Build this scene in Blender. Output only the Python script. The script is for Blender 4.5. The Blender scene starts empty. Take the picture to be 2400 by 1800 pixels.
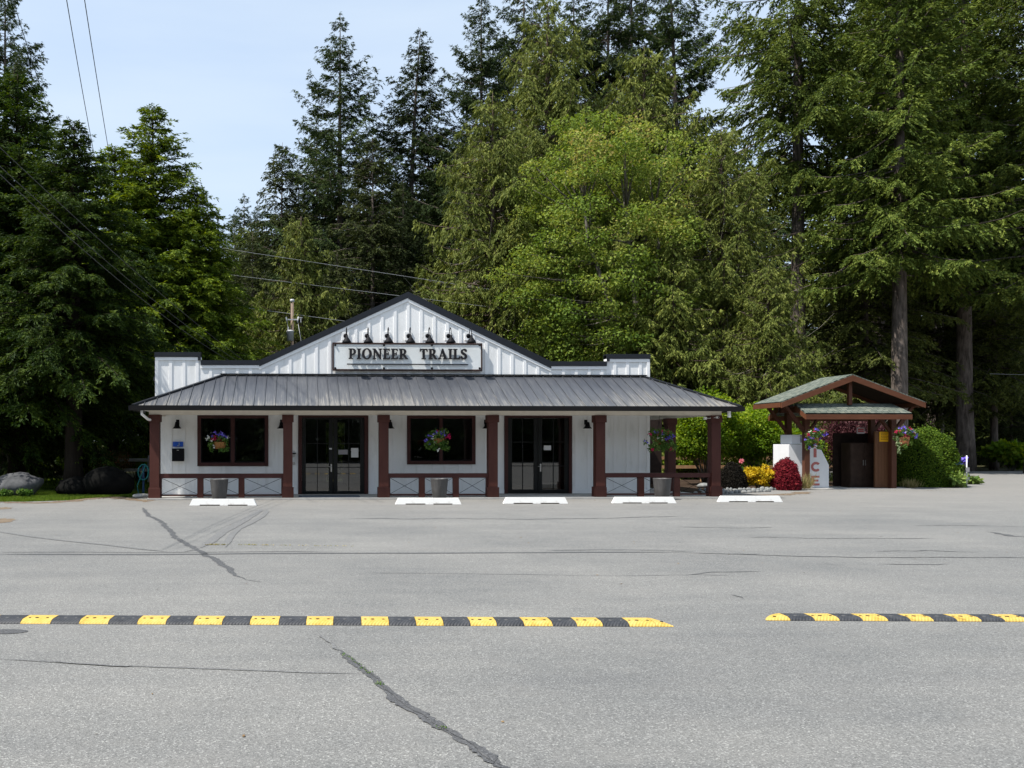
import bpy, math, random
import numpy as np
from mathutils import Vector

# ------------------------------------------------------------------ camera, world, sun
S = bpy.context.scene
COL = S.collection
R_ = math.radians
CAM = (0.0, -24.5, 1.6)
YAW = R_(2.4)
FPX, CX, CY = 2000.0, 773.0, 1040.0          # focal length and principal point in photo pixels (2400x1800)
cam_d = bpy.data.cameras.new("camera")
cam_d.sensor_width = 36.0
cam_d.lens = 36.0 * FPX / 2400.0
cam_d.shift_x = (1200 - CX) / 2400.0
cam_d.shift_y = (CY - 900) / 2400.0
cam_d.clip_start, cam_d.clip_end = 0.1, 3000
cam = bpy.data.objects.new("camera", cam_d)
cam.location = CAM
cam.rotation_euler = (R_(90), 0, -YAW)
COL.objects.link(cam)
S.camera = cam
S.view_settings.view_transform = 'Standard'
S.view_settings.look = 'None'
S.view_settings.exposure = 0.75
S.view_settings.gamma = 1.0
S.render.resolution_x, S.render.resolution_y = 1024, 768
S.cycles.max_bounces = 8
S.cycles.transparent_max_bounces = 12

SUN = Vector((-0.57, -0.20, 1.0)).normalized()      # towards the sun
w = bpy.data.worlds.new("World"); S.world = w; w.use_nodes = True
nt = w.node_tree; nt.nodes.clear()
wo = nt.nodes.new('ShaderNodeOutputWorld'); bg = nt.nodes.new('ShaderNodeBackground')
sky = nt.nodes.new('ShaderNodeTexSky'); sky.sky_type = 'NISHITA'; sky.sun_disc = False
sky.sun_elevation = math.asin(SUN.z); sky.sun_rotation = math.atan2(SUN.x, SUN.y)
sky.air_density = 1.0; sky.dust_density = 1.2; sky.ozone_density = 1.5; sky.altitude = 50
tc = nt.nodes.new('ShaderNodeTexCoord'); mp = nt.nodes.new('ShaderNodeMapping')
mp.inputs['Scale'].default_value = (1.2, 1.2, 7.0); mp.inputs['Rotation'].default_value = (0.12, 0.06, 0.4)
nz = nt.nodes.new('ShaderNodeTexNoise'); nz.inputs['Scale'].default_value = 1.6; nz.inputs['Detail'].default_value = 6
cr = nt.nodes.new('ShaderNodeValToRGB')                 # thin high veil over the blue, a little streaky
cr.color_ramp.elements[0].position = 0.35; cr.color_ramp.elements[0].color = (.58, .58, .58, 1)
cr.color_ramp.elements[1].position = 0.72; cr.color_ramp.elements[1].color = (.86, .86, .86, 1)
mx = nt.nodes.new('ShaderNodeMix'); mx.data_type = 'RGBA'
mx.inputs['B'].default_value = (2.98, 3.50, 4.08, 1)
ln = nt.links.new
ln(tc.outputs['Generated'], mp.inputs['Vector']); ln(mp.outputs['Vector'], nz.inputs['Vector'])
ln(nz.outputs['Fac'], cr.inputs['Fac']); ln(cr.outputs['Color'], mx.inputs['Factor'])
ln(sky.outputs['Color'], mx.inputs['A']); ln(mx.outputs['Result'], bg.inputs['Color'])
bg.inputs['Strength'].default_value = 0.15
ln(bg.outputs['Background'], wo.inputs['Surface'])
sd = bpy.data.lights.new("sun", 'SUN'); sd.energy = 4.3; sd.angle = R_(0.53); sd.color = (1.0, 0.955, 0.89)
so = bpy.data.objects.new("sun", sd); so.rotation_euler = SUN.to_track_quat('Z', 'Y').to_euler(); so.location = (-30, -10, 60)
COL.objects.link(so)

# ------------------------------------------------------------------ from photo measurements to places in the lot
_sa, _ca = math.sin(YAW), math.cos(YAW)
def W(px, py, Y):
    "world x, z of the photo point (px,py) on the vertical plane at depth Y"
    u = (px - CX) / FPX; v = (CY - py) / FPX
    t = (Y - CAM[1]) / (_ca - u * _sa)
    return t * (_sa + u * _ca), CAM[2] + v * t
def WX(px, Y): return W(px, CY, Y)[0]
def WZ(py, Y, px=900): return W(px, py, Y)[1]
def G(px, py, z=0.0):
    "point of the ground"
    u = (px - CX) / FPX; v = (CY - py) / FPX
    t = (z - CAM[2]) / v
    return (t * (_sa + u * _ca), CAM[1] + t * (_ca - u * _sa))

# ------------------------------------------------------------------ mesh helpers
class MB:
    def __init__(s): s.v = []; s.f = []; s.sm = []
    def add(s, vs, fs, smooth=False):
        b = len(s.v); s.v += [tuple(p) for p in vs]
        s.f += [tuple(i + b for i in f) for f in fs]; s.sm += [smooth] * len(fs); return s
    def box(s, x0, x1, y0, y1, z0, z1):
        if x0 > x1: x0, x1 = x1, x0
        if y0 > y1: y0, y1 = y1, y0
        if z0 > z1: z0, z1 = z1, z0
        return s.add([(x0,y0,z0),(x1,y0,z0),(x1,y1,z0),(x0,y1,z0),(x0,y0,z1),(x1,y0,z1),(x1,y1,z1),(x0,y1,z1)],
              [(0,3,2,1),(4,5,6,7),(0,1,5,4),(1,2,6,5),(2,3,7,6),(3,0,4,7)])
    def prism(s, poly, y0, y1):
        "polygon in x,z (anticlockwise seen from -y) from y0 (front) to y1"
        n = len(poly)
        vs = [(x, y0, z) for x, z in poly] + [(x, y1, z) for x, z in poly]
        fs = [tuple(range(n)), tuple(range(2*n-1, n-1, -1))] + [(i, n+i, n+(i+1) % n, (i+1) % n) for i in range(n)]
        return s.add(vs, fs)
    def prismx(s, poly, x0, x1):
        "polygon in y,z from x0 to x1"
        n = len(poly)
        vs = [(x0, y, z) for y, z in poly] + [(x1, y, z) for y, z in poly]
        fs = [tuple(range(n-1, -1, -1)), tuple(range(n, 2*n))] + [(i, (i+1) % n, n+(i+1) % n, n+i) for i in range(n)]
        return s.add(vs, fs)
    def beam(s, a, b, w, h):
        a = Vector(a); b = Vector(b); d = (b-a).normalized()
        up = Vector((0,0,1)) if abs(d.z) < .95 else Vector((0,1,0))
        sx = d.cross(up).normalized() * (w/2); sz = sx.cross(d).normalized() * (h/2)
        vs = [p + i*sx + j*sz for p in (a, b) for i, j in ((-1,-1),(1,-1),(1,1),(-1,1))]
        return s.add(vs, [(0,1,2,3),(7,6,5,4),(0,4,5,1),(1,5,6,2),(2,6,7,3),(3,7,4,0)])
    def tube(s, pts, r, n=8, cap=True, smooth=True):
        pts = [Vector(p) for p in pts]; rs = r if isinstance(r, (list, tuple)) else [r]*len(pts)
        vs = []; prev = None
        for i, p in enumerate(pts):
            d = (pts[min(i+1, len(pts)-1)] - pts[max(i-1, 0)]).normalized()
            if prev is None:
                a = d.orthogonal().normalized()
            else:
                a = (prev - d * prev.dot(d)).normalized()
            prev = a; b = d.cross(a)
            for k in range(n):
                t = 2*math.pi*k/n; vs.append(p + (a*math.cos(t) + b*math.sin(t)) * rs[i])
        fs = [(i*n+k, i*n+(k+1) % n, (i+1)*n+(k+1) % n, (i+1)*n+k) for i in range(len(pts)-1) for k in range(n)]
        s.add(vs, fs, smooth)
        if cap:
            b = len(s.v) - len(vs); s.f.append(tuple(b+k for k in range(n-1,-1,-1))); s.f.append(tuple(b+(len(pts)-1)*n+k for k in range(n))); s.sm += [False, False]
        return s
    def lathe(s, prof, c=(0,0,0), n=24, axis='z'):
        vs = []
        for r, h in prof:
            for k in range(n):
                t = 2*math.pi*k/n; x, y = r*math.cos(t), r*math.sin(t)
                vs.append((c[0]+x, c[1]+y, c[2]+h) if axis == 'z' else (c[0]+x, c[1]-h, c[2]+y))
        fs = [(i*n+k, i*n+(k+1) % n, (i+1)*n+(k+1) % n, (i+1)*n+k) for i in range(len(prof)-1) for k in range(n)]
        return s.add(vs, fs, True)
    def build(s, name, m, parent=None, loc=None, bevel=0.0):
        me = bpy.data.meshes.new(name); me.from_pydata(s.v, [], s.f); me.materials.append(m)
        me.polygons.foreach_set('use_smooth', s.sm); me.update()
        o = bpy.data.objects.new(name, me); COL.objects.link(o)
        if parent: o.parent = parent
        if loc: o.location = loc
        if bevel:
            b = o.modifiers.new('bevel', 'BEVEL'); b.width = bevel; b.segments = 2; b.limit_method = 'ANGLE'
        return o

def tag(o, label, cat, group=None):
    o['label'] = label; o['category'] = cat
    if group: o['group'] = group
    return o
def thing(name, label, cat, loc=(0,0,0), rz=0.0, group=None):
    o = bpy.data.objects.new(name, None); COL.objects.link(o); o.empty_display_size = 0.2
    o.location = loc; o.rotation_euler = (0, 0, rz)
    return tag(o, label, cat, group)
def kind(o, k): o['kind'] = k; return o
def dup(root, loc, rz=0.0, label=None, scale=None):
    def cp(o, par):
        c = o.copy(); COL.objects.link(c)
        if par: c.parent = par
        for ch in list(o.children): cp(ch, c)
        return c
    r = cp(root, None); r.location = loc; r.rotation_euler = (0, 0, rz)
    if label: r['label'] = label
    if scale is not None: r.scale = scale if isinstance(scale, tuple) else (scale,)*3
    return r

def np_mesh(name, V, Q, m, parent=None, val=None, loc=None, smooth=False):
    "quads Q (M,4) as one mesh with a per-face value"
    me = bpy.data.meshes.new(name); V = np.asarray(V, np.float32); Q = np.asarray(Q, np.int32); k = Q.shape[1]
    me.vertices.add(len(V)); me.vertices.foreach_set('co', V.ravel())
    me.loops.add(Q.size); me.loops.foreach_set('vertex_index', Q.ravel())
    me.polygons.add(len(Q)); me.polygons.foreach_set('loop_start', np.arange(0, Q.size, k, dtype=np.int32))
    me.polygons.foreach_set('loop_total', np.full(len(Q), k, np.int32))
    if smooth: me.polygons.foreach_set('use_smooth', np.ones(len(Q), bool))
    me.update(calc_edges=True)
    if val is not None:
        a = me.attributes.new('v', 'FLOAT', 'FACE'); a.data.foreach_set('value', np.asarray(val, np.float32))
    me.materials.append(m)
    o = bpy.data.objects.new(name, me); COL.objects.link(o)
    if parent: o.parent = parent
    if loc: o.location = loc
    return o

# ------------------------------------------------------------------ materials
def new_mat(name):
    m = bpy.data.materials.new(name); m.use_nodes = True; n = m.node_tree.nodes
    return m, m.node_tree, n['Principled BSDF']
def node(nt, t, **kw):
    n = nt.nodes.new(t)
    for k, v in kw.items():
        if k in n.inputs: n.inputs[k].default_value = v
        else: setattr(n, k, v)
    return n
def ramp(nt, stops):
    r = nt.nodes.new('ShaderNodeValToRGB'); e = r.color_ramp.elements
    while len(e) < len(stops): e.new(0.5)
    for i, (p, c) in enumerate(stops): e[i].position = p; e[i].color = (*c, 1)
    return r
def mat(name, c, rough=0.6, spec=0.3, c2=None, scale=6.0, stretch=(1,1,1), bump=0.0, bscale=None, metal=0.0, lo=.35, hi=.65):
    m, nt, p = new_mat(name)
    p.inputs['Roughness'].default_value = rough; p.inputs['Specular IOR Level'].default_value = spec; p.inputs['Metallic'].default_value = metal
    p.inputs['Base Color'].default_value = (*c, 1)
    if c2 or bump:
        tc = node(nt, 'ShaderNodeTexCoord'); mp = node(nt, 'ShaderNodeMapping'); mp.inputs['Scale'].default_value = stretch
        nt.links.new(tc.outputs['Object'], mp.inputs['Vector'])
        nz = node(nt, 'ShaderNodeTexNoise', Scale=scale, Detail=6.0, Roughness=.65); nt.links.new(mp.outputs['Vector'], nz.inputs['Vector'])
        if c2:
            r = ramp(nt, [(lo, c), (hi, c2)]); nt.links.new(nz.outputs['Fac'], r.inputs['Fac']); nt.links.new(r.outputs['Color'], p.inputs['Base Color'])
        if bump:
            n2 = node(nt, 'ShaderNodeTexNoise', Scale=bscale or scale*4, Detail=4.0); nt.links.new(mp.outputs['Vector'], n2.inputs['Vector'])
            b = node(nt, 'ShaderNodeBump', Strength=bump, Distance=0.02); nt.links.new(n2.outputs['Fac'], b.inputs['Height']); nt.links.new(b.outputs['Normal'], p.inputs['Normal'])
    return m
def leaf_mat(name, stops, trans=0.35, rough=.65, spec=.12, jitter=.25):
    m, nt, p = new_mat(name)
    at = node(nt, 'ShaderNodeAttribute', attribute_name='v'); r = ramp(nt, stops); nt.links.new(at.outputs['Fac'], r.inputs['Fac'])
    oi = node(nt, 'ShaderNodeObjectInfo'); mr = node(nt, 'ShaderNodeMapRange'); mr.inputs['To Min'].default_value = 1-jitter; mr.inputs['To Max'].default_value = 1+jitter
    nt.links.new(oi.outputs['Random'], mr.inputs['Value'])
    hs = node(nt, 'ShaderNodeHueSaturation'); nt.links.new(r.outputs['Color'], hs.inputs['Color']); nt.links.new(mr.outputs['Result'], hs.inputs['Value'])
    p.inputs['Roughness'].default_value = rough; p.inputs['Specular IOR Level'].default_value = spec
    nt.links.new(hs.outputs['Color'], p.inputs['Base Color'])
    tr = node(nt, 'ShaderNodeBsdfTranslucent'); h2 = node(nt, 'ShaderNodeHueSaturation', Saturation=1.1, Value=1.25); h2.inputs['Hue'].default_value = .485
    nt.links.new(hs.outputs['Color'], h2.inputs['Color']); nt.links.new(h2.outputs['Color'], tr.inputs['Color'])
    mxs = node(nt, 'ShaderNodeMixShader'); mxs.inputs['Fac'].default_value = trans
    nt.links.new(p.outputs['BSDF'], mxs.inputs[1]); nt.links.new(tr.outputs['BSDF'], mxs.inputs[2])
    nt.links.new(mxs.outputs['Shader'], nt.nodes['Material Output'].inputs['Surface'])
    return m

M = {}
M['white'] = mat('white_siding', (.74,.74,.715), .55, .3, (.86,.86,.845), 2.2, stretch=(2.5,2.5,.6), lo=.28, hi=.5, bump=.12, bscale=60)
M['white_trim'] = mat('white_trim', (.86,.86,.85), .5, .3)
M['beam'] = mat('cream_beam', (.62,.57,.49), .6, .2, (.68,.63,.55), 4)
M['soffit'] = mat('soffit', (.66,.65,.62), .7, .2)
M['flash'] = mat('dark_flashing', (.012,.014,.019), .42, .4)
M['gutter'] = mat('black_gutter', (.006,.006,.008), .35, .35)
M['brown'] = mat('brown_paint', (.062,.019,.014), .55, .25, (.078,.026,.019), 5, stretch=(1,1,.25), bump=.08)
M['brown_dark'] = mat('brown_trim', (.048,.013,.011), .5, .3, (.062,.019,.016), 5)
M['black'] = mat('black_metal', (.005,.005,.007), .65, .15)
M['blackdoor'] = mat('black_door', (.005,.006,.006), .4, .3)
M['steel'] = mat('steel', (.55,.54,.52), .35, .5, metal=.9)
M['concrete'] = mat('concrete', (.36,.35,.33), .85, .2, (.44,.43,.40), 3, bump=.15)
M['stop'] = mat('white_stop_paint', (.70,.70,.68), .7, .2, (.42,.40,.37), 6, lo=.57, hi=.80, bump=.1)
M['stopgap'] = mat('stop_underside', (.24,.19,.15), .9, .1, (.3,.26,.22), 20)
M['planter'] = mat('grey_planter', (.045,.043,.042), .45, .4, (.085,.082,.08), 7, stretch=(1,1,.3), bump=.06)
M['soil'] = mat('soil', (.030,.020,.014), .95, .1, (.06,.04,.028), 9, bump=.4)
M['letter'] = mat('sign_letter', (.012,.010,.012), .45, .4)
M['signboard'] = mat('sign_board', (.74,.77,.76), .5, .3, (.80,.82,.81), 3)
M['signframe'] = mat('sign_frame', (.045,.022,.017), .5, .35)
M['blue'] = mat('blue_plaque', (.012,.09,.50), .45, .4)
M['plaque_letter'] = mat('plaque_letter', (.55,.62,.35), .5, .3)
M['paper'] = mat('white_paper', (.70,.71,.70), .7, .2, (.6,.6,.6), 40)
M['wicker'] = mat('wicker', (.30,.14,.045), .75, .2, (.18,.08,.025), 30, stretch=(1,1,3), bump=.3)
M['wire'] = mat('cable', (.055,.056,.052), .5, .4)
M['wire_light'] = mat('bare_cable', (.32,.33,.34), .45, .5)
M['polewood'] = mat('pole_wood', (.17,.125,.095), .85, .15, (.27,.21,.165), 8, stretch=(1,1,.15))
M['transformer'] = mat('transformer_grey', (.42,.43,.43), .45, .4, (.5,.5,.5), 4)
M['fascia'] = mat('cedar_fascia', (.098,.036,.017), .6, .2, (.13,.050,.025), 5, stretch=(.3,1,1), bump=.08)
M['cedarpost'] = mat('cedar_post', (.075,.027,.014), .65, .25, (.10,.038,.02), 5, stretch=(1,1,.2))
M['cedarpanel'] = mat('cedar_panel', (.11,.048,.022), .65, .25, (.15,.07,.033), 4, stretch=(1,1,.15), bump=.1)
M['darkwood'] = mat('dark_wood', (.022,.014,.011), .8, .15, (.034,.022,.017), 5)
M['cabinet'] = mat('grey_cabinet', (.026,.015,.010), .6, .2, (.046,.028,.020), 4)
M['fencewood'] = mat('fence_wood', (.36,.20,.10), .7, .2, (.46,.28,.15), 6)
M['greyrail'] = mat('grey_rail', (.45,.43,.40), .8, .2)
M['icewhite'] = mat('ice_box_white', (.78,.79,.80), .4, .4, (.72,.73,.74), 3)
M['icered'] = mat('ice_letter_red', (.40,.11,.10), .6, .2, (.52,.2,.18), 30)
M['yellow'] = mat('yellow_sign', (.80,.42,.01), .5, .3)
M['darkyellow'] = mat('sign_print', (.28,.15,.01), .5, .3)
M['greysign'] = mat('grey_sign', (.30,.29,.30), .5, .3)
M['redprint'] = mat('red_print', (.30,.03,.035), .5, .3)
M['rock'] = mat('river_rock', (.14,.145,.14), .8, .2, (.30,.305,.295), 6, bump=.2)
M['boulder'] = mat('boulder', (.045,.047,.050), .9, .15, (.11,.112,.115), 2.5, bump=.6, bscale=9)
M['boulder_dark'] = mat('boulder_dark', (.005,.005,.005), .95, .05, (.010,.010,.009), 3, bump=.6, bscale=9)  # near-black: the deep shade over the mounds is put into the colour
M['terracotta'] = mat('terracotta', (.38,.14,.06), .75, .2, (.46,.19,.09), 8)
M['hose'] = mat('green_hose', (.01,.17,.17), .4, .4)
M['bin'] = mat('blue_bin', (.02,.06,.14), .5, .3)
M['mat'] = mat('door_mat', (.07,.085,.11), .95, .1, (.10,.115,.14), 60)
M['bark_fir'] = mat('bark_fir', (.055,.045,.038), .95, .1, (.17,.14,.12), 3.0, stretch=(2.5,2.5,.5), bump=1.0, bscale=10)
M['bark_cedar'] = mat('bark_cedar', (.06,.043,.033), .95, .1, (.13,.10,.08), 4, stretch=(2,2,.3), bump=.6)
M['bark_dark'] = mat('bark_dark', (.018,.014,.011), .95, .05, (.035,.028,.022), 4, stretch=(2,2,.3), bump=.6)
M['bark_maple'] = mat('bark_maple', (.08,.07,.055), .95, .1, (.17,.155,.13), 5, stretch=(2,2,.5), bump=.5)
M['twig'] = mat('dead_twig', (.26,.23,.19), .9, .1, (.38,.35,.30), 5)
# standing seam roof: dark paint with dusty run-off streaks that run down the slope
m, nt, p = new_mat('metal_roof'); M['roof'] = m
p.inputs['Roughness'].default_value = .42; p.inputs['Specular IOR Level'].default_value = .45
tc = node(nt,'ShaderNodeTexCoord'); mp = node(nt,'ShaderNodeMapping'); mp.inputs['Scale'].default_value = (16,.8,.8)
nt.links.new(tc.outputs['Object'], mp.inputs['Vector'])
nz = node(nt,'ShaderNodeTexNoise', Scale=1.6, Detail=7.0, Roughness=.7); nt.links.new(mp.outputs['Vector'], nz.inputs['Vector'])
n2 = node(nt,'ShaderNodeTexNoise', Scale=.55, Detail=3.0); nt.links.new(tc.outputs['Object'], n2.inputs['Vector'])
sx = node(nt,'ShaderNodeSeparateXYZ'); nt.links.new(tc.outputs['Object'], sx.inputs[0])
mr = node(nt,'ShaderNodeMapRange'); mr.inputs['From Min'].default_value = 3.5; mr.inputs['From Max'].default_value = 2.66
mr.inputs['To Min'].default_value = -.18; mr.inputs['To Max'].default_value = .14     # dust washed towards the eave
nt.links.new(sx.outputs['Z'], mr.inputs['Value'])
ad = node(nt,'ShaderNodeMath', operation='ADD'); nt.links.new(nz.outputs['Fac'], ad.inputs[0]); nt.links.new(mr.outputs['Result'], ad.inputs[1])
a2 = node(nt,'ShaderNodeMath', operation='MULTIPLY_ADD'); a2.inputs[1].default_value = .45; nt.links.new(n2.outputs['Fac'], a2.inputs[0]); nt.links.new(ad.outputs[0], a2.inputs[2])
r = ramp(nt, [(.50,(.046,.050,.060)),(.76,(.084,.087,.094)),(.98,(.24,.225,.20))]); nt.links.new(a2.outputs[0], r.inputs['Fac']); nt.links.new(r.outputs['Color'], p.inputs['Base Color'])
# asphalt shingles of the shelter
m, nt, p = new_mat('shingles'); M['shingle'] = m; p.inputs['Roughness'].default_value = .9; p.inputs['Specular IOR Level'].default_value = .1
tc = node(nt,'ShaderNodeTexCoord'); br = node(nt,'ShaderNodeTexBrick', Scale=1.0)
br.inputs['Color1'].default_value = (.085,.105,.088,1); br.inputs['Color2'].default_value = (.165,.182,.155,1); br.inputs['Mortar'].default_value = (.03,.04,.035,1)
br.inputs['Brick Width'].default_value = .22; br.inputs['Row Height'].default_value = .12; br.inputs['Mortar Size'].default_value = .012
nt.links.new(tc.outputs['UV'], br.inputs['Vector'])
nz = node(nt,'ShaderNodeTexNoise', Scale=7.0, Detail=6.0); nt.links.new(tc.outputs['Object'], nz.inputs['Vector'])
mxm = node(nt,'ShaderNodeMix', data_type='RGBA'); mxm.inputs['B'].default_value = (.22,.22,.17,1)
rr = ramp(nt, [(.5,(0,0,0)),(.75,(.7,.7,.7))]); nt.links.new(nz.outputs['Fac'], rr.inputs['Fac']); nt.links.new(rr.outputs['Color'], mxm.inputs['Factor'])
nt.links.new(br.outputs['Color'], mxm.inputs['A']); nt.links.new(mxm.outputs['Result'], p.inputs['Base Color'])
# window glass: thin clear sheet with fresnel reflection
m, nt, p = new_mat('glass'); M['glass'] = m; nt.nodes.remove(p)
fr = node(nt,'ShaderNodeFresnel', IOR=1.62); gl = node(nt,'ShaderNodeBsdfGlossy', Roughness=.012); tp = node(nt,'ShaderNodeBsdfTransparent')
tp.inputs['Color'].default_value = (.42,.46,.45,1)
mxs = node(nt,'ShaderNodeMixShader'); mu = node(nt,'ShaderNodeMath', operation='MULTIPLY'); mu.inputs[1].default_value = 2.6; nt.links.new(fr.outputs['Fac'], mu.inputs[0])
nt.links.new(mu.outputs[0], mxs.inputs['Fac']); nt.links.new(tp.outputs[0], mxs.inputs[1]); nt.links.new(gl.outputs[0], mxs.inputs[2])
nt.links.new(mxs.outputs[0], nt.nodes['Material Output'].inputs['Surface'])
# asphalt
def asphalt(name, a, b, cdirt, k=1.0):
    m, nt, p = new_mat(name); p.inputs['Roughness'].default_value = .88; p.inputs['Specular IOR Level'].default_value = .22
    tc = node(nt,'ShaderNodeTexCoord'); L = nt.links.new
    n1 = node(nt,'ShaderNodeTexNoise', Scale=95.0, Detail=3.0, Roughness=.75); L(tc.outputs['Object'], n1.inputs['Vector'])
    v = node(nt,'ShaderNodeTexVoronoi', Scale=120.0); L(tc.outputs['Object'], v.inputs['Vector'])
    n3 = node(nt,'ShaderNodeTexNoise', Scale=.35, Detail=7.0, Roughness=.62); L(tc.outputs['Object'], n3.inputs['Vector'])
    n4 = node(nt,'ShaderNodeTexNoise', Scale=2.3, Detail=6.0, Roughness=.7); L(tc.outputs['Object'], n4.inputs['Vector'])
    r1 = ramp(nt, [(.30, a), (.52, tuple((x+y)/2 for x, y in zip(a, b))), (.70, b)]); L(n1.outputs['Fac'], r1.inputs['Fac'])
    sp = node(nt,'ShaderNodeSeparateColor'); L(v.outputs['Color'], sp.inputs['Color'])
    r2 = ramp(nt, [(0,(.62,.62,.62)),(.5,(.95,.95,.95)),(.86,(1.08,1.08,1.08)),(1,(1.75,1.75,1.72))]); L(sp.outputs['Red'], r2.inputs['Fac'])
    m1 = node(nt,'ShaderNodeMix', data_type='RGBA', blend_type='MULTIPLY'); m1.inputs['Factor'].default_value = 1; L(r1.outputs['Color'], m1.inputs['A']); L(r2.outputs['Color'], m1.inputs['B'])
    r3 = ramp(nt, [(.32,(.82,.83,.84)),(.64,(1.09,1.08,1.06))]); L(n3.outputs['Fac'], r3.inputs['Fac'])
    m2 = node(nt,'ShaderNodeMix', data_type='RGBA', blend_type='MULTIPLY'); m2.inputs['Factor'].default_value = k; L(m1.outputs['Result'], m2.inputs['A']); L(r3.outputs['Color'], m2.inputs['B'])
    r4 = ramp(nt, [(.50,(0,0,0)),(.80,(.55,.55,.55))]); L(n4.outputs['Fac'], r4.inputs['Fac'])
    m3 = node(nt,'ShaderNodeMix', data_type='RGBA'); L(r4.outputs['Color'], m3.inputs['Factor']); L(m2.outputs['Result'], m3.inputs['A']); m3.inputs['B'].default_value = (*cdirt, 1)
    mp5 = node(nt,'ShaderNodeMapping'); mp5.inputs['Scale'].default_value = (.16,1.5,1); L(tc.outputs['Object'], mp5.inputs['Vector'])
    n5 = node(nt,'ShaderNodeTexNoise', Scale=1.3, Detail=5.0, Roughness=.6); L(mp5.outputs['Vector'], n5.inputs['Vector'])
    r5 = ramp(nt, [(.34,(.93,.932,.937)),(.66,(1.06,1.055,1.045))]); L(n5.outputs['Fac'], r5.inputs['Fac'])
    m5 = node(nt,'ShaderNodeMix', data_type='RGBA', blend_type='MULTIPLY'); m5.inputs['Factor'].default_value = k; L(m3.outputs['Result'], m5.inputs['A']); L(r5.outputs['Color'], m5.inputs['B'])
    sx6 = node(nt,'ShaderNodeSeparateXYZ'); L(tc.outputs['Object'], sx6.inputs[0]); mr6 = node(nt,'ShaderNodeMapRange'); L(sx6.outputs['Y'], mr6.inputs['Value'])
    mr6.inputs['From Min'].default_value = -7; mr6.inputs['From Max'].default_value = 1; mr6.inputs['To Max'].default_value = 1.3*k
    mu6 = node(nt,'ShaderNodeMath', operation='MULTIPLY'); L(mr6.outputs['Result'], mu6.inputs[0]); L(n4.outputs['Fac'], mu6.inputs[1])
    m6 = node(nt,'ShaderNodeMix', data_type='RGBA'); L(mu6.outputs[0], m6.inputs['Factor']); L(m5.outputs['Result'], m6.inputs['A']); m6.inputs['B'].default_value = (.215,.205,.188,1)
    L(m6.outputs['Result'], p.inputs['Base Color'])
    b1 = node(nt,'ShaderNodeBump', Strength=.55, Distance=.006); L(v.outputs['Distance'], b1.inputs['Height']); L(b1.outputs['Normal'], p.inputs['Normal'])
    return m
M['asphalt'] = asphalt('asphalt', (.136,.137,.134), (.232,.232,.224), (.182,.178,.168))
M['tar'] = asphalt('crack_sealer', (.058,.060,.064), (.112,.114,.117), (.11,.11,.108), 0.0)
M['tar_dark'] = mat('crack_dark', (.055,.056,.058), .85, .2, (.11,.11,.11), 9)
M['faint_strip'] = asphalt('faint_dark_strip', (.118,.120,.120), (.192,.193,.190), (.15,.148,.143), 0.0)  # slightly darker asphalt for the curved marks and faint cracks
M['dirt'] = mat('dry_dirt', (.12,.085,.055), .95, .1, (.20,.165,.125), 6, bump=.3)
M['earth'] = mat('forest_floor', (.035,.028,.016), .95, .1, (.05,.055,.02), 1.5, bump=.5)
M['lawn'] = mat('lawn_soil', (.05,.07,.015), .95, .1, (.08,.11,.025), 3, bump=.3)
# speed bump rubber with moulded diagonal ribs
def rubber(name, c, c2, sp):
    m, nt, p = new_mat(name); L = nt.links.new; p.inputs['Roughness'].default_value = .6; p.inputs['Specular IOR Level'].default_value = sp
    tc = node(nt,'ShaderNodeTexCoord'); mp = node(nt,'ShaderNodeMapping'); mp.inputs['Rotation'].default_value = (0,0,R_(32)); L(tc.outputs['Object'], mp.inputs['Vector'])
    wv = node(nt,'ShaderNodeTexWave', Scale=13.0, Distortion=0.0); L(mp.outputs['Vector'], wv.inputs['Vector'])
    oi = node(nt,'ShaderNodeObjectInfo'); va = node(nt,'ShaderNodeVectorMath', operation='ADD'); L(tc.outputs['Object'], va.inputs[0]); vs_ = node(nt,'ShaderNodeVectorMath', operation='SCALE'); L(oi.outputs['Location'], vs_.inputs[0]); vs_.inputs['Scale'].default_value = 3.7; L(vs_.outputs['Vector'], va.inputs[1])
    nz = node(nt,'ShaderNodeTexNoise', Scale=11.0, Detail=7.0, Roughness=.7); L(va.outputs['Vector'], nz.inputs['Vector'])
    r = ramp(nt, [(.30,tuple(x*.55 for x in c)),(.42,c),(.75,c2)]); L(nz.outputs['Fac'], r.inputs['Fac']); L(r.outputs['Color'], p.inputs['Base Color'])
    b = node(nt,'ShaderNodeBump', Strength=.4, Distance=.008); L(wv.outputs['Fac'], b.inputs['Height']); L(b.outputs['Normal'], p.inputs['Normal'])
    return m
M['bump_yellow'] = rubber('yellow_rubber', (.52,.34,.065), (.58,.43,.15), .3)
M['bump_black'] = rubber('black_rubber', (.030,.032,.037), (.062,.064,.068), .35)
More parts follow.
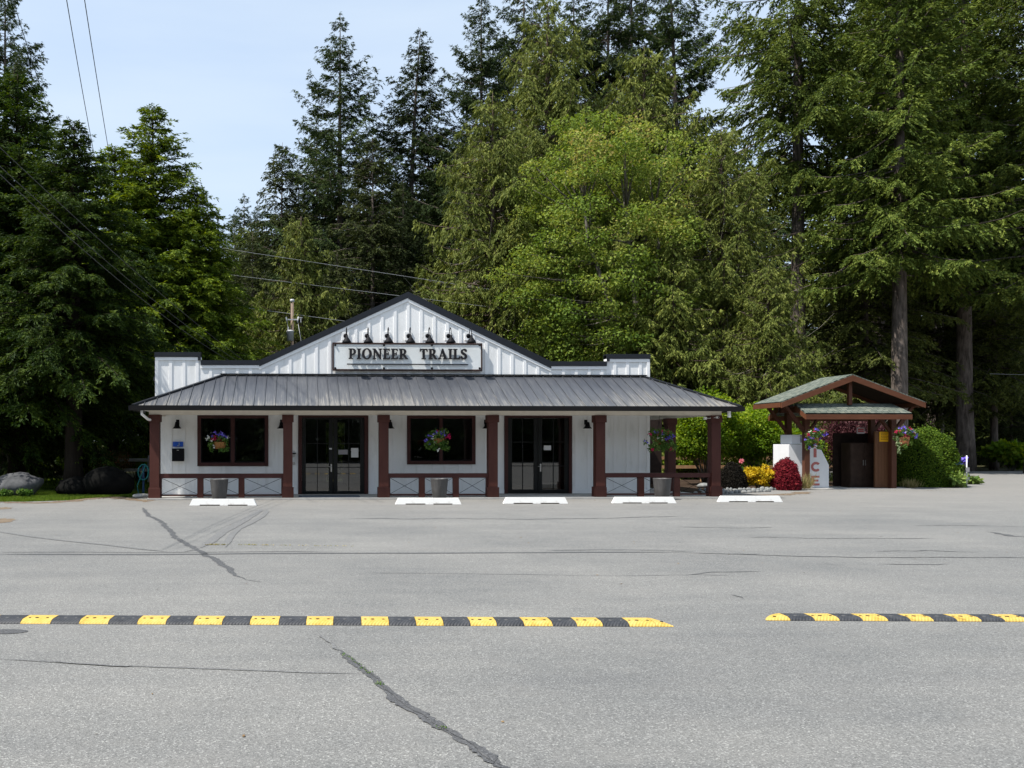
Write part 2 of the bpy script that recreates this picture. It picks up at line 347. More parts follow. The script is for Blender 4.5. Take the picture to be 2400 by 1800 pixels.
# foliage
LM = {}
LM['fir'] = leaf_mat('fir_needles', [(0,(.012,.026,.009)),(.5,(.032,.054,.015)),(1,(.085,.110,.028))], .16)
LM['fir_green'] = leaf_mat('douglas_needles', [(0,(.026,.048,.009)),(.5,(.090,.130,.022)),(1,(.22,.26,.050))], .22)
LM['hemlock'] = leaf_mat('hemlock_needles', [(0,(.026,.038,.009)),(.5,(.072,.090,.020)),(1,(.18,.20,.045))], .20)
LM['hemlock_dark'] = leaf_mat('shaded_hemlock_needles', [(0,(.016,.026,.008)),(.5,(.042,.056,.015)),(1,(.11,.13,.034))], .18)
LM['cedar'] = leaf_mat('cedar_sprays', [(0,(.036,.055,.009)),(.5,(.115,.142,.028)),(1,(.255,.275,.065))], .24, jitter=.12)
LM['cedar_left'] = leaf_mat('cedar_dense_sprays', [(0,(.016,.038,.005)),(.5,(.090,.145,.013)),(1,(.30,.37,.040))], .30, jitter=.15)
LM['cypress_dark'] = leaf_mat('cypress_dark_sprays', [(0,(.008,.022,.004)),(.5,(.028,.056,.007)),(1,(.10,.145,.018))], .25, jitter=.15)
LM['maple'] = leaf_mat('maple_leaves', [(0,(.058,.112,.016)),(.40,(.165,.235,.038)),(.70,(.27,.315,.066)),(.85,(.36,.30,.095)),(1,(.46,.31,.13))], .36, jitter=.05)
LM['vine'] = leaf_mat('vine_maple_leaves', [(0,(.05,.11,.008)),(.5,(.13,.22,.015)),(1,(.30,.36,.035))], .45, jitter=.12)
LM['shrub_dark'] = leaf_mat('dark_shrub', [(0,(.008,.008,.006)),(1,(.022,.018,.013))], .15, spec=.08, jitter=.1)
LM['yellowshrub'] = leaf_mat('gold_shrub', [(0,(.20,.16,.01)),(.5,(.50,.36,.015)),(1,(.72,.48,.03))], .3, jitter=0)
LM['redshrub'] = leaf_mat('red_shrub', [(0,(.06,.006,.010)),(.6,(.19,.014,.022)),(1,(.32,.04,.045))], .25, jitter=0)
LM['hedge'] = leaf_mat('clipped_hedge', [(0,(.02,.045,.005)),(.5,(.062,.115,.010)),(1,(.16,.225,.022))], .25, jitter=0)
LM['pieris'] = leaf_mat('pieris', [(0,(.05,.10,.02)),(.5,(.16,.19,.06)),(.7,(.32,.14,.06)),(1,(.38,.30,.18))], .3, jitter=0)
LM['purple_tree'] = leaf_mat('purple_maple', [(0,(.018,.005,.006)),(.6,(.065,.018,.022)),(1,(.20,.10,.10))], .3, jitter=0)
LM['grass'] = leaf_mat('grass_blades', [(0,(.06,.11,.012)),(.6,(.12,.20,.02)),(1,(.20,.26,.05))], .35, jitter=0)
LM['dry'] = leaf_mat('dry_grass', [(0,(.12,.14,.03)),(.5,(.28,.25,.10)),(1,(.42,.34,.18))], .35, jitter=0)
LM['bluegreen'] = leaf_mat('hosta', [(0,(.06,.13,.03)),(.6,(.22,.30,.07)),(1,(.52,.55,.28))], .3, jitter=0)
LM['basket_leaf'] = leaf_mat('basket_leaves', [(0,(.03,.08,.015)),(.6,(.08,.16,.03)),(1,(.22,.30,.08))], .35, jitter=0)
LM['trail_leaf'] = leaf_mat('trailing_leaves', [(0,(.10,.18,.06)),(1,(.42,.50,.28))], .35, jitter=0)
LM['purple'] = leaf_mat('purple_petals', [(0,(.10,.06,.45)),(.6,(.24,.16,.72)),(1,(.46,.40,.86))], .3, jitter=0)
LM['red'] = leaf_mat('red_petals', [(0,(.32,.01,.05)),(.7,(.55,.02,.10)),(1,(.62,.05,.22))], .3, jitter=0)
LM['whitefl'] = leaf_mat('white_petals', [(0,(.7,.7,.62)),(1,(.8,.8,.75))], .3, jitter=0)
LM['pink'] = leaf_mat('pink_petals', [(0,(.65,.14,.18)),(1,(.75,.35,.36))], .3, jitter=0)
LM['litter'] = leaf_mat('fallen_leaves', [(0,(.05,.03,.015)),(.6,(.14,.085,.04)),(1,(.24,.17,.09))], .1, jitter=0)
# ------------------------------------------------------------------ ground, car park, lawn
def wloc(o):
    v = Vector((0,0,0))
    while o: v = v + o.location; o = o.parent
    return v
def WB(mb, name, m, parent, bevel=0.0):
    "build a part given in world coordinates"
    d = wloc(parent); mb.v = [(x-d.x, y-d.y, z-d.z) for x, y, z in mb.v]
    return mb.build(name, m, parent, bevel=bevel)
def WBS(mb, name, m, parent, bevel=0.0):
    "one part per connected piece"
    par = list(range(len(mb.v)))
    def find(i):
        while par[i] != i: par[i] = par[par[i]]; i = par[i]
        return i
    for f in mb.f:
        for i in f[1:]: par[find(i)] = find(f[0])
    out = {}
    for f, sm in zip(mb.f, mb.sm): out.setdefault(find(f[0]), []).append((f, sm))
    for fs in out.values():
        ids = sorted({i for f, _ in fs for i in f}); mp = {i: k for k, i in enumerate(ids)}
        q = MB(); q.add([mb.v[i] for i in ids], [tuple(mp[i] for i in f) for f, _ in fs]); q.sm = [sm for _, sm in fs]
        WB(q, name, m, parent, bevel)
def sheet(name, pts, z, m):
    mb = MB(); mb.add([(x, y, z) for x, y in pts], [tuple(range(len(pts)))])
    return kind(mb.build(name, m), 'structure')
sheet('ground', [(-900,-900),(900,-900),(900,900),(-900,900)], -.03, M['earth'])
lot = [(-80,-80),(95,-80),(95,23.5),(27,23.6),(25.6,12),(24.2,7.2),(21.8,5.9),(17.2,5.3),(13.9,4.4),(13.4,2.0),(-4.5,2.0),(-4.6,.95),
       (-5.3,1.05),(-6.3,.75),(-7.6,.35),(-8.7,-.35),(-11,-.55),(-16,-.5),(-40,-.8),(-80,-1.0)]
sheet('car_park', lot, 0.0, M['asphalt'])
sheet('lawn_bed', [(-80,-3),(-4.2,-3),(-4.2,14),(-80,14)], -.012, M['lawn'])
sheet('planting_bed', [(13.2,1.5),(26,1.5),(26,14),(13.2,14)], -.010, M['soil'])
def ribbon(name, px, width, m, z, jag=.35, step=.09, seed=1, taper=True):
    "a strip on the ground along photo points"
    rg = random.Random(seed); P = [Vector(G(*p)) for p in px]; pts = []
    for a, b in zip(P[:-1], P[1:]):
        n = max(1, int((b-a).length/step))
        pts += [a.lerp(b, i/n) for i in range(n)]
    pts.append(P[-1]); mb = MB(); vs = []; N = len(pts); off = 0; wl = wr = 1.0
    for i, p in enumerate(pts):
        d = (pts[min(i+1,N-1)]-pts[max(i-1,0)]).normalized(); n = Vector((-d.y, d.x))
        off = off*.8 + rg.gauss(0, width*jag*.5); wl = wl*.6+.4*rg.uniform(1-jag*1.6, 1+jag*1.6); wr = wr*.6+.4*rg.uniform(1-jag*1.6, 1+jag*1.6)
        t = min(1, min(i, N-1-i)/max(2, N*.08)) if taper else 1
        q = p + n*off
        vs += [(*(q + n*width*.5*max(.12,wl)*max(t,.08)), z), (*(q - n*width*.5*max(.12,wr)*max(t,.08)), z)]
    mb.add(vs, [(2*i, 2*i+1, 2*i+3, 2*i+2) for i in range(N-1)])
    return kind(mb.build(name, m), 'structure')
def C1(x, y): return (x*.36166, 1200 + y*.36166)             # the three 800 px wide views of the lower picture
def C2(x, y): return (800 + x*.36166, 1200 + y*.36166)
def C3(x, y): return (1600 + x*.36166, 1200 + y*.36166)
def C0(x, y): return (x*.36166, 900 + y*.36166)
Z = .004
ribbon('pavement_crack', [C0(925,800),C0(960,850),C0(1040,890),C0(1100,945),C0(1130,990),C0(1200,1035),C0(1265,1070),C0(1340,1110),C0(1385,1130),C0(1440,1170),C0(1500,1215),C0(1585,1272)], .095, M['tar'], Z, jag=.2, step=.025, seed=2)
ribbon('pavement_crack', [C1(1585,440),C1(1640,448),C1(1712,454)], .04, M['tar'], Z, seed=22)
ribbon('pavement_crack', [C2(-30,890),C2(0,915),C2(80,960),C2(140,1020),C2(215,1070),C2(270,1130),C2(340,1195),C2(430,1270),C2(520,1310),C2(610,1375),C2(700,1425),C2(790,1490),C2(870,1525),C2(930,1590),C2(1010,1640),C2(1090,1665),C2(1150,1720)], .060, M['tar'], Z, jag=.22, step=.022, seed=3)
ribbon('pavement_crack', [C2(-130,795),C2(-85,830),C2(-60,850),C2(-20,900)], .03, M['faint_strip'], Z+.003, jag=.4, step=.03, seed=35)
ribbon('pavement_crack', [C2(320,1180),C2(430,1272),C2(520,1318),C2(610,1380),C2(690,1420)], .082, M['tar'], Z+.002, jag=.24, step=.022, seed=33)
ribbon('pavement_crack', [C2(860,1512),C2(900,1555),C2(930,1590),C2(1000,1634)], .085, M['tar'], Z+.002, jag=.3, step=.02, seed=34)
ribbon('pavement_crack', [C2(60,948),C2(140,1018),C2(215,1072),C2(280,1140),C2(420,1262),C2(560,1345),C2(700,1427),C2(860,1520),C2(990,1630),C2(1100,1675)], .007, M['tar_dark'], Z+.005, jag=.9, step=.02, seed=36)
ribbon('pavement_line', [C1(-60,275),C1(400,276),C1(1000,277),C1(1600,271),C1(2212,269),C2(500,267),C2(1200,265),C2(1700,262),C2(2212,262)], .085, M['tar'], Z, jag=.12, step=.2, seed=4)  # straight dark strip across the lot
ribbon('pavement_crack', [C1(-60,262),C1(500,262),C1(1000,266),C1(1250,262),C1(1900,258),C1(2212,262)], .028, M['tar'], Z+.003, jag=.4, seed=5)
ribbon('pavement_crack', [C2(1300,250),C2(1700,246),C2(2000,248),C2(2300,258)], .03, M['tar'], Z+.003, jag=.5, seed=6)
ribbon('pavement_crack', [C3(-60,265),C3(200,270),C3(400,275),C3(640,282),C3(900,291),C3(1300,293),C3(1700,294),C3(2300,298)], .055, M['tar_dark'], Z, jag=.6, seed=7)
ribbon('pavement_crack', [C3(330,270),C3(420,280),C3(520,276)], .07, M['tar'], Z+.003, jag=.6, seed=8)
ribbon('pavement_crack', [C3(1230,256),C3(1400,252),C3(1580,249),C3(1750,258),C3(1930,262)], .038, M['tar_dark'], Z, jag=.9, seed=9)
ribbon('pavement_crack', [C3(1270,337),C3(1500,341),C3(1740,340)], .035, M['tar_dark'], Z, jag=.7, seed=10)
ribbon('pavement_crack', [C3(400,163),C3(700,168),C3(960,174),C3(1200,172),C3(1500,175),C3(1660,172)], .038, M['tar_dark'], Z, jag=.9, seed=11)
ribbon('pavement_crack', [C3(-50,95),C3(150,103),C3(330,107),C3(600,101)], .038, M['tar_dark'], Z, jag=.9, seed=12)
ribbon('pavement_crack', [C3(1480,90),C3(1800,88),C3(2250,96)], .038, M['tar_dark'], Z, jag=.9, seed=13)
ribbon('pavement_crack', [C3(1950,130),C3(2060,142),C3(2130,156),C3(2250,166)], .13, M['tar_dark'], Z, jag=.8, seed=14)
ribbon('pavement_crack', [C3(0,412),C3(90,405),C3(170,390),C3(330,389),C3(520,385)], .022, M['tar_dark'], Z, jag=.7, seed=15)
ribbon('pavement_crack', [C3(60,406),C3(180,410),C3(290,414),C3(380,422)], .022, M['tar_dark'], Z, jag=.7, seed=16)
ribbon('pavement_crack', [C3(900,330),C3(1000,345),C3(1070,356)], .02, M['tar_dark'], Z, jag=.6, seed=17)
ribbon('pavement_crack', [C3(285,536),C3(345,546),C3(410,560)], .038, M['tar_dark'], Z, jag=.9, step=.04, seed=18)
ribbon('pavement_crack', [C2(0,42),C2(400,46),C2(900,44),C2(1200,50),C2(1340,46),C2(1600,42),C2(1900,36),C2(2250,30)], .07, M['tar'], Z, jag=.7, seed=19)
ribbon('pavement_crack', [C2(100,395),C2(700,400),C2(1300,408),C2(1800,415),C2(2250,408)], .014, M['tar'], Z, jag=.5, seed=20)
ribbon('pavement_crack', [C1(0,958),C1(240,968),C1(500,985),C1(820,1003),C1(1200,1016),C1(1700,1032),C1(2212,1047),C2(120,1050)], .024, M['faint_strip'], Z, jag=.4, seed=21)
ribbon('pavement_crack', [C1(240,964),C1(500,985),C1(820,1005),C1(870,1000)], .03, M['faint_strip'], Z+.003, jag=.4, seed=23)
# curved strips, slightly darker than the asphalt, that swing in from the porch
ribbon('curved_mark', [C1(1700,-20),C1(1640,20),C1(1590,55),C1(1520,90),C1(1440,135),C1(1370,190),C1(1290,235)], .17, M['faint_strip'], Z+.002, jag=.05, step=.15, seed=24)
ribbon('curved_mark', [C1(1735,-15),C1(1700,30),C1(1620,75),C1(1545,110),C1(1500,150),C1(1470,200),C1(1462,230)], .12, M['faint_strip'], Z+.003, jag=.05, step=.15, seed=25)
ribbon('curved_mark', [C1(-30,125),C1(200,160),C1(400,185),C1(700,215),C1(900,240),C1(1080,258)], .09, M['faint_strip'], Z+.002, jag=.05, step=.15, seed=26)
ribbon('curved_mark', [C1(1290,235),C1(1240,250),C1(1180,262)], .09, M['faint_strip'], Z+.002, jag=.05, step=.15, seed=27)
# flat dark patch and dirt at the left edge, faded paint dash at the right
def blob(name, c, rx, ry, m, z=Z, seed=0, n=28, j=.25):
    rg = random.Random(seed); mb = MB()
    mb.add([(c[0]+rx*math.cos(2*math.pi*i/n)*(1+rg.uniform(-j,j)), c[1]+ry*math.sin(2*math.pi*i/n)*(1+rg.uniform(-j,j)), z) for i in range(n)], [tuple(range(n))])
    return kind(mb.build(name, m), 'structure')
blob('dark_patch', G(12,1481), .19, .09, M['tar'], j=.05)  # dark ellipse in the colour of the cracks
blob('dirt_patch', G(-2,1221), .30, .55, M['dirt'], seed=3)
blob('dirt_patch', G(2,1192), .25, .4, M['dirt'], seed=4)
for i, (x0, x1, y) in enumerate([(1710,1742,1183.5)]):
    ribbon('faded_paint', [(x0,y),(x1,y)], .05, M['concrete'], Z, jag=.3, seed=40)
ribbon('dirt_edge', [(0,1177),(60,1178),(120,1177),(165,1175),(205,1169),(260,1166),(330,1172),(362,1176)], .5, M['dirt'], Z, jag=.35, step=.15, seed=41)
ribbon('dirt_edge', [(1700,1160),(1760,1161),(1830,1160),(1890,1153)], .5, M['dirt'], Z+.001, jag=.35, step=.15, seed=42)

# ------------------------------------------------------------------ the shop
YF = 1.75                         # facade plane
YE = -0.45                        # eave line of the porch
shop = thing('shop_building', 'long white board and batten shop with a stepped gable front and brown-posted porch', 'shop', (4.2, 0, 0))
fx = lambda px: WX(px, YF)
fz = lambda py, px=900: WZ(py, YF, px)
X0, X1 = fx(364), fx(1522)
prof_px = [(364,826.5),(471,826.5),(471,845.5),(608,845.5),(956.5,685),(1291,848),(1421,848),(1421,831),(1522,831)]
prof = [W(px, py, YF) for px, py in prof_px]
zhead = 2.47
wall = MB()
wall.prism([(X0, zhead), (X1, zhead)] + [(x, z-.02) for x, z in prof[::-1]], YF, YF+.22)
ops = [(462.9, 629, fz(1092)), (698.7, 863, None), (953.7, 1114, fz(1088.5)), (1181.6, 1340, None)]
xs = X0
for a, b, zb in ops:
    wall.box(xs, fx(a), YF, YF+.22, .05, zhead)
    if zb: wall.box(fx(a), fx(b), YF, YF+.22, .05, zb)
    xs = fx(b)
wall.box(xs, X1, YF, YF+.22, .05, zhead)
WB(wall, 'front_wall', M['white'], shop)
# battens and skirting
bat = MB(); zs = fz(1147.5)
def prof_z(x):
    for (xa, za), (xb, zb) in zip(prof[:-1], prof[1:]):
        if xb > xa and xa <= x <= xb: return za + (zb-za)*(x-xa)/(xb-xa)
    return prof[0][1]
bx = fx(956.5) - .405*int((fx(956.5)-X0)/.405)
while bx < X1 - .08:
    if bx > X0 + .05:
        zt = min(prof_z(bx-.045), prof_z(bx+.045)) - (.31 if fx(608) < bx < fx(1291) else .21)
        z0 = zs
        for a, b, zb in ops:
            if fx(a) - .03 < bx < fx(b) + .03:
                z0 = None if zb is None else z0
                if zb: bat.box(bx-.045, bx+.045, YF-.019, YF+.004, zs, zb-.003)
                z0 = zhead + .15
        bat.box(bx-.045, bx+.045, YF-.019, YF+.004, z0, zt)
    bx += .405
WB(bat, 'batten', M['white_trim'], shop)
sk = MB(); xs = X0
for a, b, zb in ops + [(1522, 1522, None)]:
    if zb is None: sk.box(xs+.003, fx(a)-.003, YF-.03, YF+.004, .055, zs-.003); xs = fx(b)
WBS(sk, 'skirting_board', M['white_trim'], shop)
# corner boards, rake trim and dark flashing along the stepped top
fl = MB(); tr = MB()
for i, ((xa, za), (xb, zb)) in enumerate(zip(prof[:-1], prof[1:])):
    if abs(xb-xa) < .05:
        x = (xa+xb)/2; lo, hi = sorted((za, zb)); s = .09 if zb < za else -.09
        fl.prism([(min(x, x-s)+.001, lo+.012), (max(x, x-s)-.001, lo+.012), (max(x, x-s)-.001, hi-.128), (min(x, x-s)+.001, hi-.128)], YF-.052, YF+.26); continue
    h = (.175 if zb > za else .205) if abs(zb-za) > .5 else .135
    xa2, xb2 = xa + (-.02 if i == 0 else 0), xb + (.02 if i == 7 else 0)
    fl.prism([(xa2, za-h), (xb2, zb-h), (xb2, zb+.012), (xa2, za+.012)], YF-.055, YF+.262)
    tr.prism([(xa, za-h-.10), (xb, zb-h-.10), (xb, zb-h-.003), (xa, za-h-.003)], YF-.034, YF+.003)
tr.box(X0-.003, X0+.09, YF-.0335, YF+.003, zs, prof[0][1]-.24); tr.box(X1-.09, X1+.003, YF-.0335, YF+.003, zs, prof[-1][1]-.24)
WB(fl, 'parapet_flashing', M['flash'], shop); WB(tr, 'trim_board', M['white_trim'], shop)
# body behind the front
YB = 10.6; ze = 3.55
bod = MB(); bod.box(X0+.02, X0+.22, YF+.22, YB, .05, ze); bod.box(X1-.22, X1-.02, YF+.22, YB, .05, ze)
ba, bb = W(764, 990, YB)[0], W(808, 990, YB)[0]
bod.box(X0+.02, ba, YB, YB+.2, .05, ze); bod.box(bb, X1-.02, YB, YB+.2, .05, ze); bod.box(ba, bb, YB, YB+.2, WZ(990, YB), ze); bod.box(ba, bb, YB, YB+.2, .05, WZ(1132, YB))
WB(bod, 'side_wall', M['white'], shop)
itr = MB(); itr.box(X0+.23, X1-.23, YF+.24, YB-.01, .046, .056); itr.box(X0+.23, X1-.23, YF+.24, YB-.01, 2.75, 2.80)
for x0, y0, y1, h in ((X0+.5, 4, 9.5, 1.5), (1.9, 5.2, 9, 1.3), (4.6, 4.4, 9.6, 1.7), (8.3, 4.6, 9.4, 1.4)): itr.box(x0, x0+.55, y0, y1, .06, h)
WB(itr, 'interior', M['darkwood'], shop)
rf = MB(); xm = fx(956.5); zr = prof[4][1]-.55
xg0, xg1, zl = fx(608), fx(1291), prof[3][1]-.35
rf.prism([(X0-.1, ze), (xg0, zl-.1), (xm, zr-.1), (xg1, zl-.1), (X1+.1, ze), (X1+.1, ze+.12), (xg1, zl), (xm, zr), (xg0, zl), (X0-.1, ze+.12)], YF+.265, YB+.4)
WB(rf, 'main_roof', M['roof'], shop)
# porch slab, beam, soffit
XL = WX(312, YE); XR = WX(1736, YE); ZE = WZ(951, YE, 1000); ZR = fz(880)
XTL = fx(525); XTR = fx(1506); YRB = 9.2
sl = MB(); sl.box(WX(345,-.1), WX(1695,-.1), -.14, YF+.3, .004, .05); sl.box(X1+.01, WX(1695,-.1), YF+.301, YRB, .004, .049)
WB(sl, 'porch_slab', M['concrete'], shop)
zb0, zb1 = WZ(972.5, .02, 900), ZE-.05
bm = MB(); bm.box(WX(349,0), WX(1691,0), .0, .26, zb0, zb1)
bm.box(WX(1691,0)-.26, WX(1691,0), .261, YRB-.3, zb0+.003, zb1); bm.box(WX(349,0), WX(349,0)+.22, .261, YF-.04, zb0+.003, zb1)
WBS(bm, 'porch_beam', M['beam'], shop)
sf = MB(); sf.box(XL+.12, XR-.12, YE+.10, YF, ZE-.115, ZE-.085); sf.box(X1+.001, XR-.12, YF+.001, YRB, ZE-.116, ZE-.086)
WBS(sf, 'porch_soffit', M['soffit'], shop)
# metal roof planes with standing seams
pr = MB()
A, B = (XL, YE, ZE), (XR, YE, ZE); Cc, D = (XTR, YF, ZR), (XTL, YF, ZR)
def slab(q, th=.03):
    q = [Vector(p) for p in q]; n = (q[1]-q[0]).cross(q[2]-q[0]).normalized(); n = n if n.z > 0 else -n
    k = len(q); pr.add([p for p in q] + [p - n*th for p in q], [tuple(range(k)), tuple(range(2*k-1, k-1, -1))] + [(i, k+i, k+(i+1) % k, (i+1) % k) for i in range(k)])
slab([A, B, Cc, D])
slab([(XL, YF-.002, ZE), A, D])
slab([B, (XR, YRB, ZE), (XTR, YRB, ZR), Cc])
nsl = Vector((0, -(ZR-ZE), YF-YE)).normalized()
seam = MB(); sx_ = XL + .30; k = 0
while sx_ < XR - .05:
    t = 1.0
    if sx_ < XTL: t = (sx_-XL)/(XTL-XL)
    if sx_ > XTR: t = (XR-sx_)/(XR-XTR)
    if t > .04:
        a = Vector((sx_, YE-.01, ZE)) + nsl*.012; b = Vector((sx_, YE+(YF-YE)*t-.02, ZE+(ZR-ZE)*t)) + nsl*.012
        seam.beam(a, b, .011, .022)
    sx_ += .305
hip = MB()
for a, b in ((A, D), (B, Cc)): hip.beam(Vector(a)+Vector((0,0,.02)), Vector(b)+Vector((0,0,.025)), .16, .03)
hip.beam((XTL-.1, YF-.06, ZR+.025), (XTR+.1, YF-.06, ZR+.025), .13, .025)
side = MB(); yy = YF
while yy < YRB-.2:
    side.beam((XR+.01, yy+.2, ZE+.012), (XTR, yy+.2, ZR+.012), .016, .036); yy += .305
pro = WB(pr, 'porch_roof', M['roof'], shop)
WB(seam, 'standing_seam', M['roof'], pro); WB(side, 'standing_seam', M['flash'], pro); WBS(hip, 'hip_cap', M['flash'], pro)
gt = MB(); zg0, zg1 = WZ(962.5, YE-.1, 1000), ZE-.005
gt.prismx([(YE-.02, zg0), (YE-.02, zg1), (YE-.13, zg1), (YE-.125, zg1-.03), (YE-.10, zg0+.03), (YE-.085, zg0)], XL-.06, XR+.06)
gt.box(XR+.02, XR+.13, YE, YRB, zg0, zg1)
gt.box(XL-.13, XL-.02, YE, YF-.05, zg0, zg1)
WBS(gt, 'gutter', M['gutter'], pro)
for side, px in ((-1, 337), (1, 1708)):
    x = WX(px, YE+.12); d = MB()
    if side < 0: d.tube([(x-.05, YE+.1, zg0+.02), (x-.05, YE+.1, zg0-.1), (x+.08, YE+.35, zg0-.24), (x+.24, YE+.6, zg0-.27), (x+.24, .7, .1)][:4], .04)
    else: d.box(x-.035, x+.035, YE+.06, YE+.13, zg0-.17, zg0+.03)
    WB(d, 'downspout', M['white_trim'], shop)
# posts
def post(x, y0, w=.27, cw=.335, zt=zb0):
    m = MB(); h = w/2; c = cw/2; yc = y0 + c
    m.box(x-h, x+h, yc-h, yc+h, .051, zt); m.box(x-c, x+c, yc-c, yc+c, .052, .34); m.box(x-c, x+c, yc-c, yc+c, zt-.21, zt-.002)
    return WB(m, 'post', M['brown'], shop, bevel=.006)
pxs = [362, 674.6, 900, 1156, 1408, 1678.7]
PX = [WX(p, 0) for p in pxs]
for x in PX: post(x, -.04)
for y in (2.9, 5.9, 8.7): post(PX[-1], y, zt=zb0+.002)
# railings with wire crosses
def railing(ia, ib, mids):
    y0, y1 = .07, .17; xa, xb = PX[ia]+.135, PX[ib]-.135
    zt1, zt0 = WZ(1109.5, .1), WZ(1120, .1); zbm = .10
    r = MB(); r.box(xa, xb, y0-.03, y1+.03, zt0, zt1)
    root = WB(r, 'railing', M['brown_dark'], shop, bevel=.005)
    lo = MB(); lo.box(xa, xb, y0+.02, y1-.02, zbm, zbm+.045); WB(lo, 'bottom_rail', M['brown_dark'], root)
    ed = [xa]
    s = MB(); s.box(xa+.001, xa+.055, y0, y1, zbm+.046, zt0-.001); s.box(xb-.055, xb-.001, y0, y1, zbm+.046, zt0-.001); WBS(s, 'end_stile', M['brown_dark'], root)
    for p in mids:
        x = WX(p, .1); q = MB(); q.box(x-.085, x+.085, y0-.01, y1+.01, .051, zt0-.001); WB(q, 'rail_post', M['brown'], root)
        ed += [x-.085, x+.085]
    ed.append(xb)
    for a, b in zip(ed[0::2], ed[1::2]):
        a2, b2 = a + (.055 if a == xa else 0), b - (.055 if b == xb else 0)
        q = MB(); q.tube([(a2, .115, zbm+.05), (b2, .115, zt0-.005)], .006, 6); q.tube([(a2, .128, zt0-.005), (b2, .128, zbm+.05)], .006, 6)
        WB(q, 'wire_cross', M['black'], root)
railing(0, 1, [469.6, 566])
railing(2, 3, [988.8, 1068.3])
railing(4, 5, [1502, 1586])
# dark storage panel at the back of the open side porch
sr = MB(); sr.box(X1+.002, WX(1551, 7.6), 7.6, 7.66, .05, ZE-.12)
WB(sr, 'storage_panel', M['darkwood'], shop)
# windows
for (a, b, yb, ma, mb_) in ((462.9, 629, 1092, 541, 550), (953.7, 1114, 1088.5, 1030, 1037)):
    xa, xb, zb = fx(a), fx(b), fz(yb); wr = MB(); f = .105
    y0, y1 = YF-.045, YF+.08
    wr.box(xa, xa+f, y0, y1, zb, zhead); wr.box(xb-f, xb, y0, y1, zb, zhead); wr.box(xa+f, xb-f, y0+.002, y1, zb, zb+f); wr.box(xa+f, xb-f, y0+.002, y1, zhead-.09, zhead)
    win = WB(wr, 'window', M['brown_dark'], shop)
    q = MB(); q.box(fx(ma), fx(mb_), y0+.02, y1-.01, zb+f, zhead-.09); WB(q, 'mullion', M['brown_dark'], win)
    q = MB()
    for u0, u1 in ((xa+f, fx(ma)), (fx(mb_), xb-f)):
        q.box(u0, u0+.035, y0+.05, y1-.02, zb+f, zhead-.09); q.box(u1-.035, u1, y0+.05, y1-.02, zb+f, zhead-.09); q.box(u0+.035, u1-.035, y0+.051, y1-.02, zb+f, zb+f+.035)
    WB(q, 'sash', M['black'], win)
    for u0, u1 in ((xa+f+.03, fx(ma)-.03), (fx(mb_)+.03, xb-f-.03)):
        q = MB(); yy = YF+.04; q.add([(u0,yy,zb+f+.03),(u1,yy,zb+f+.03),(u1,yy,zhead-.08),(u0,yy,zhead-.08)], [(0,1,2,3)]); WB(q, 'pane', M['glass'], win)
# double doors: brown surround, two black leaves with six panes each
def doors(a, b, la, lb, panes, handle_px, py_top, py_bot, hz):
    xa, xb = fx(a), fx(b); d = MB(); y0, y1 = YF-.045, YF+.1
    ia, ib = fx(la), fx(lb); zt = zhead
    d.box(xa, ia, y0, y1, .052, zt); d.box(ib, xb, y0, y1, .052, zt); d.box(ia, ib, y0+.002, y1, zt-.06, zt)
    root = WB(d, 'double_door', M['brown_dark'], shop)
    xm = (panes[0][1] + panes[1][0])/2; lv = [(ia, fx(xm)-.003), (fx(xm)+.003, ib)]
    for (l0, l1), (g0, g1, gm) in zip(lv, panes):
        q = MB(); yy0, yy1 = YF-.01, YF+.045; zt_, zb_ = fz(py_top), fz(py_bot)
        q.box(l0+.004, fx(g0), yy0, yy1, .06, zt-.062); q.box(fx(g1), l1-.004, yy0, yy1, .06, zt-.062)
        q.box(fx(g0), fx(g1), yy0+.001, yy1, .06, zb_); q.box(fx(g0), fx(g1), yy0+.001, yy1, zt_, zt-.062)
        leaf = WB(q, 'door_leaf', M['blackdoor'], root, bevel=.003)
        q = MB(); q.box(fx(gm)-.011, fx(gm)+.011, yy0+.008, yy1-.005, zb_, zt_)
        for h in hz: q.box(fx(g0), fx(g1), yy0+.009, yy1-.006, fz(h)-.011, fz(h)+.011)
        WB(q, 'muntin', M['blackdoor'], leaf)
        q = MB(); y_ = YF+.018; q.add([(fx(g0),y_,zb_),(fx(g1),y_,zb_),(fx(g1),y_,zt_),(fx(g0),y_,zt_)], [(0,1,2,3)]); WB(q, 'glass_panel', M['glass'], leaf)
        if l0 < fx(handle_px) < l1:
            x = fx(handle_px); zh = fz(1096.5); q = MB(); q.box(x-.02, x+.02, YF-.03, YF-.009, zh-.12, zh+.12)
            q.tube([(x, YF-.02, zh+.04), (x, YF-.07, zh+.04), (x-.10, YF-.075, zh+.04)], .011, 8); WB(q, 'handle', M['steel'], leaf)
        q = MB(); xh = l0 - .012 if l0 < fx(xm) - .05 and (l0-ia) < .1 else l1 + .012
        for zz in (.30, .95, 1.55, 2.2): q.tube([(xh, YF-.016, zz-.05), (xh, YF-.016, zz+.05)], .010, 6)
        WBS(q, 'hinge', M['steel'], leaf)
doors(698.7, 863, 707.7, 854, [(716.9, 770.6, 743.7), (791, 844, 817.6)], 776.3, 983, 1150.7, (1039.5, 1095.4))
doors(1181.6, 1340, 1190, 1333, [(1200, 1251, 1225), (1270.5, 1323, 1297)], 1266.5, 980, 1148, (1036, 1092.5))
# ------------------------------------------------------------------ things on and around the front
q = MB(); a, z1 = W(828.3-92, 1063, YF-.03); 
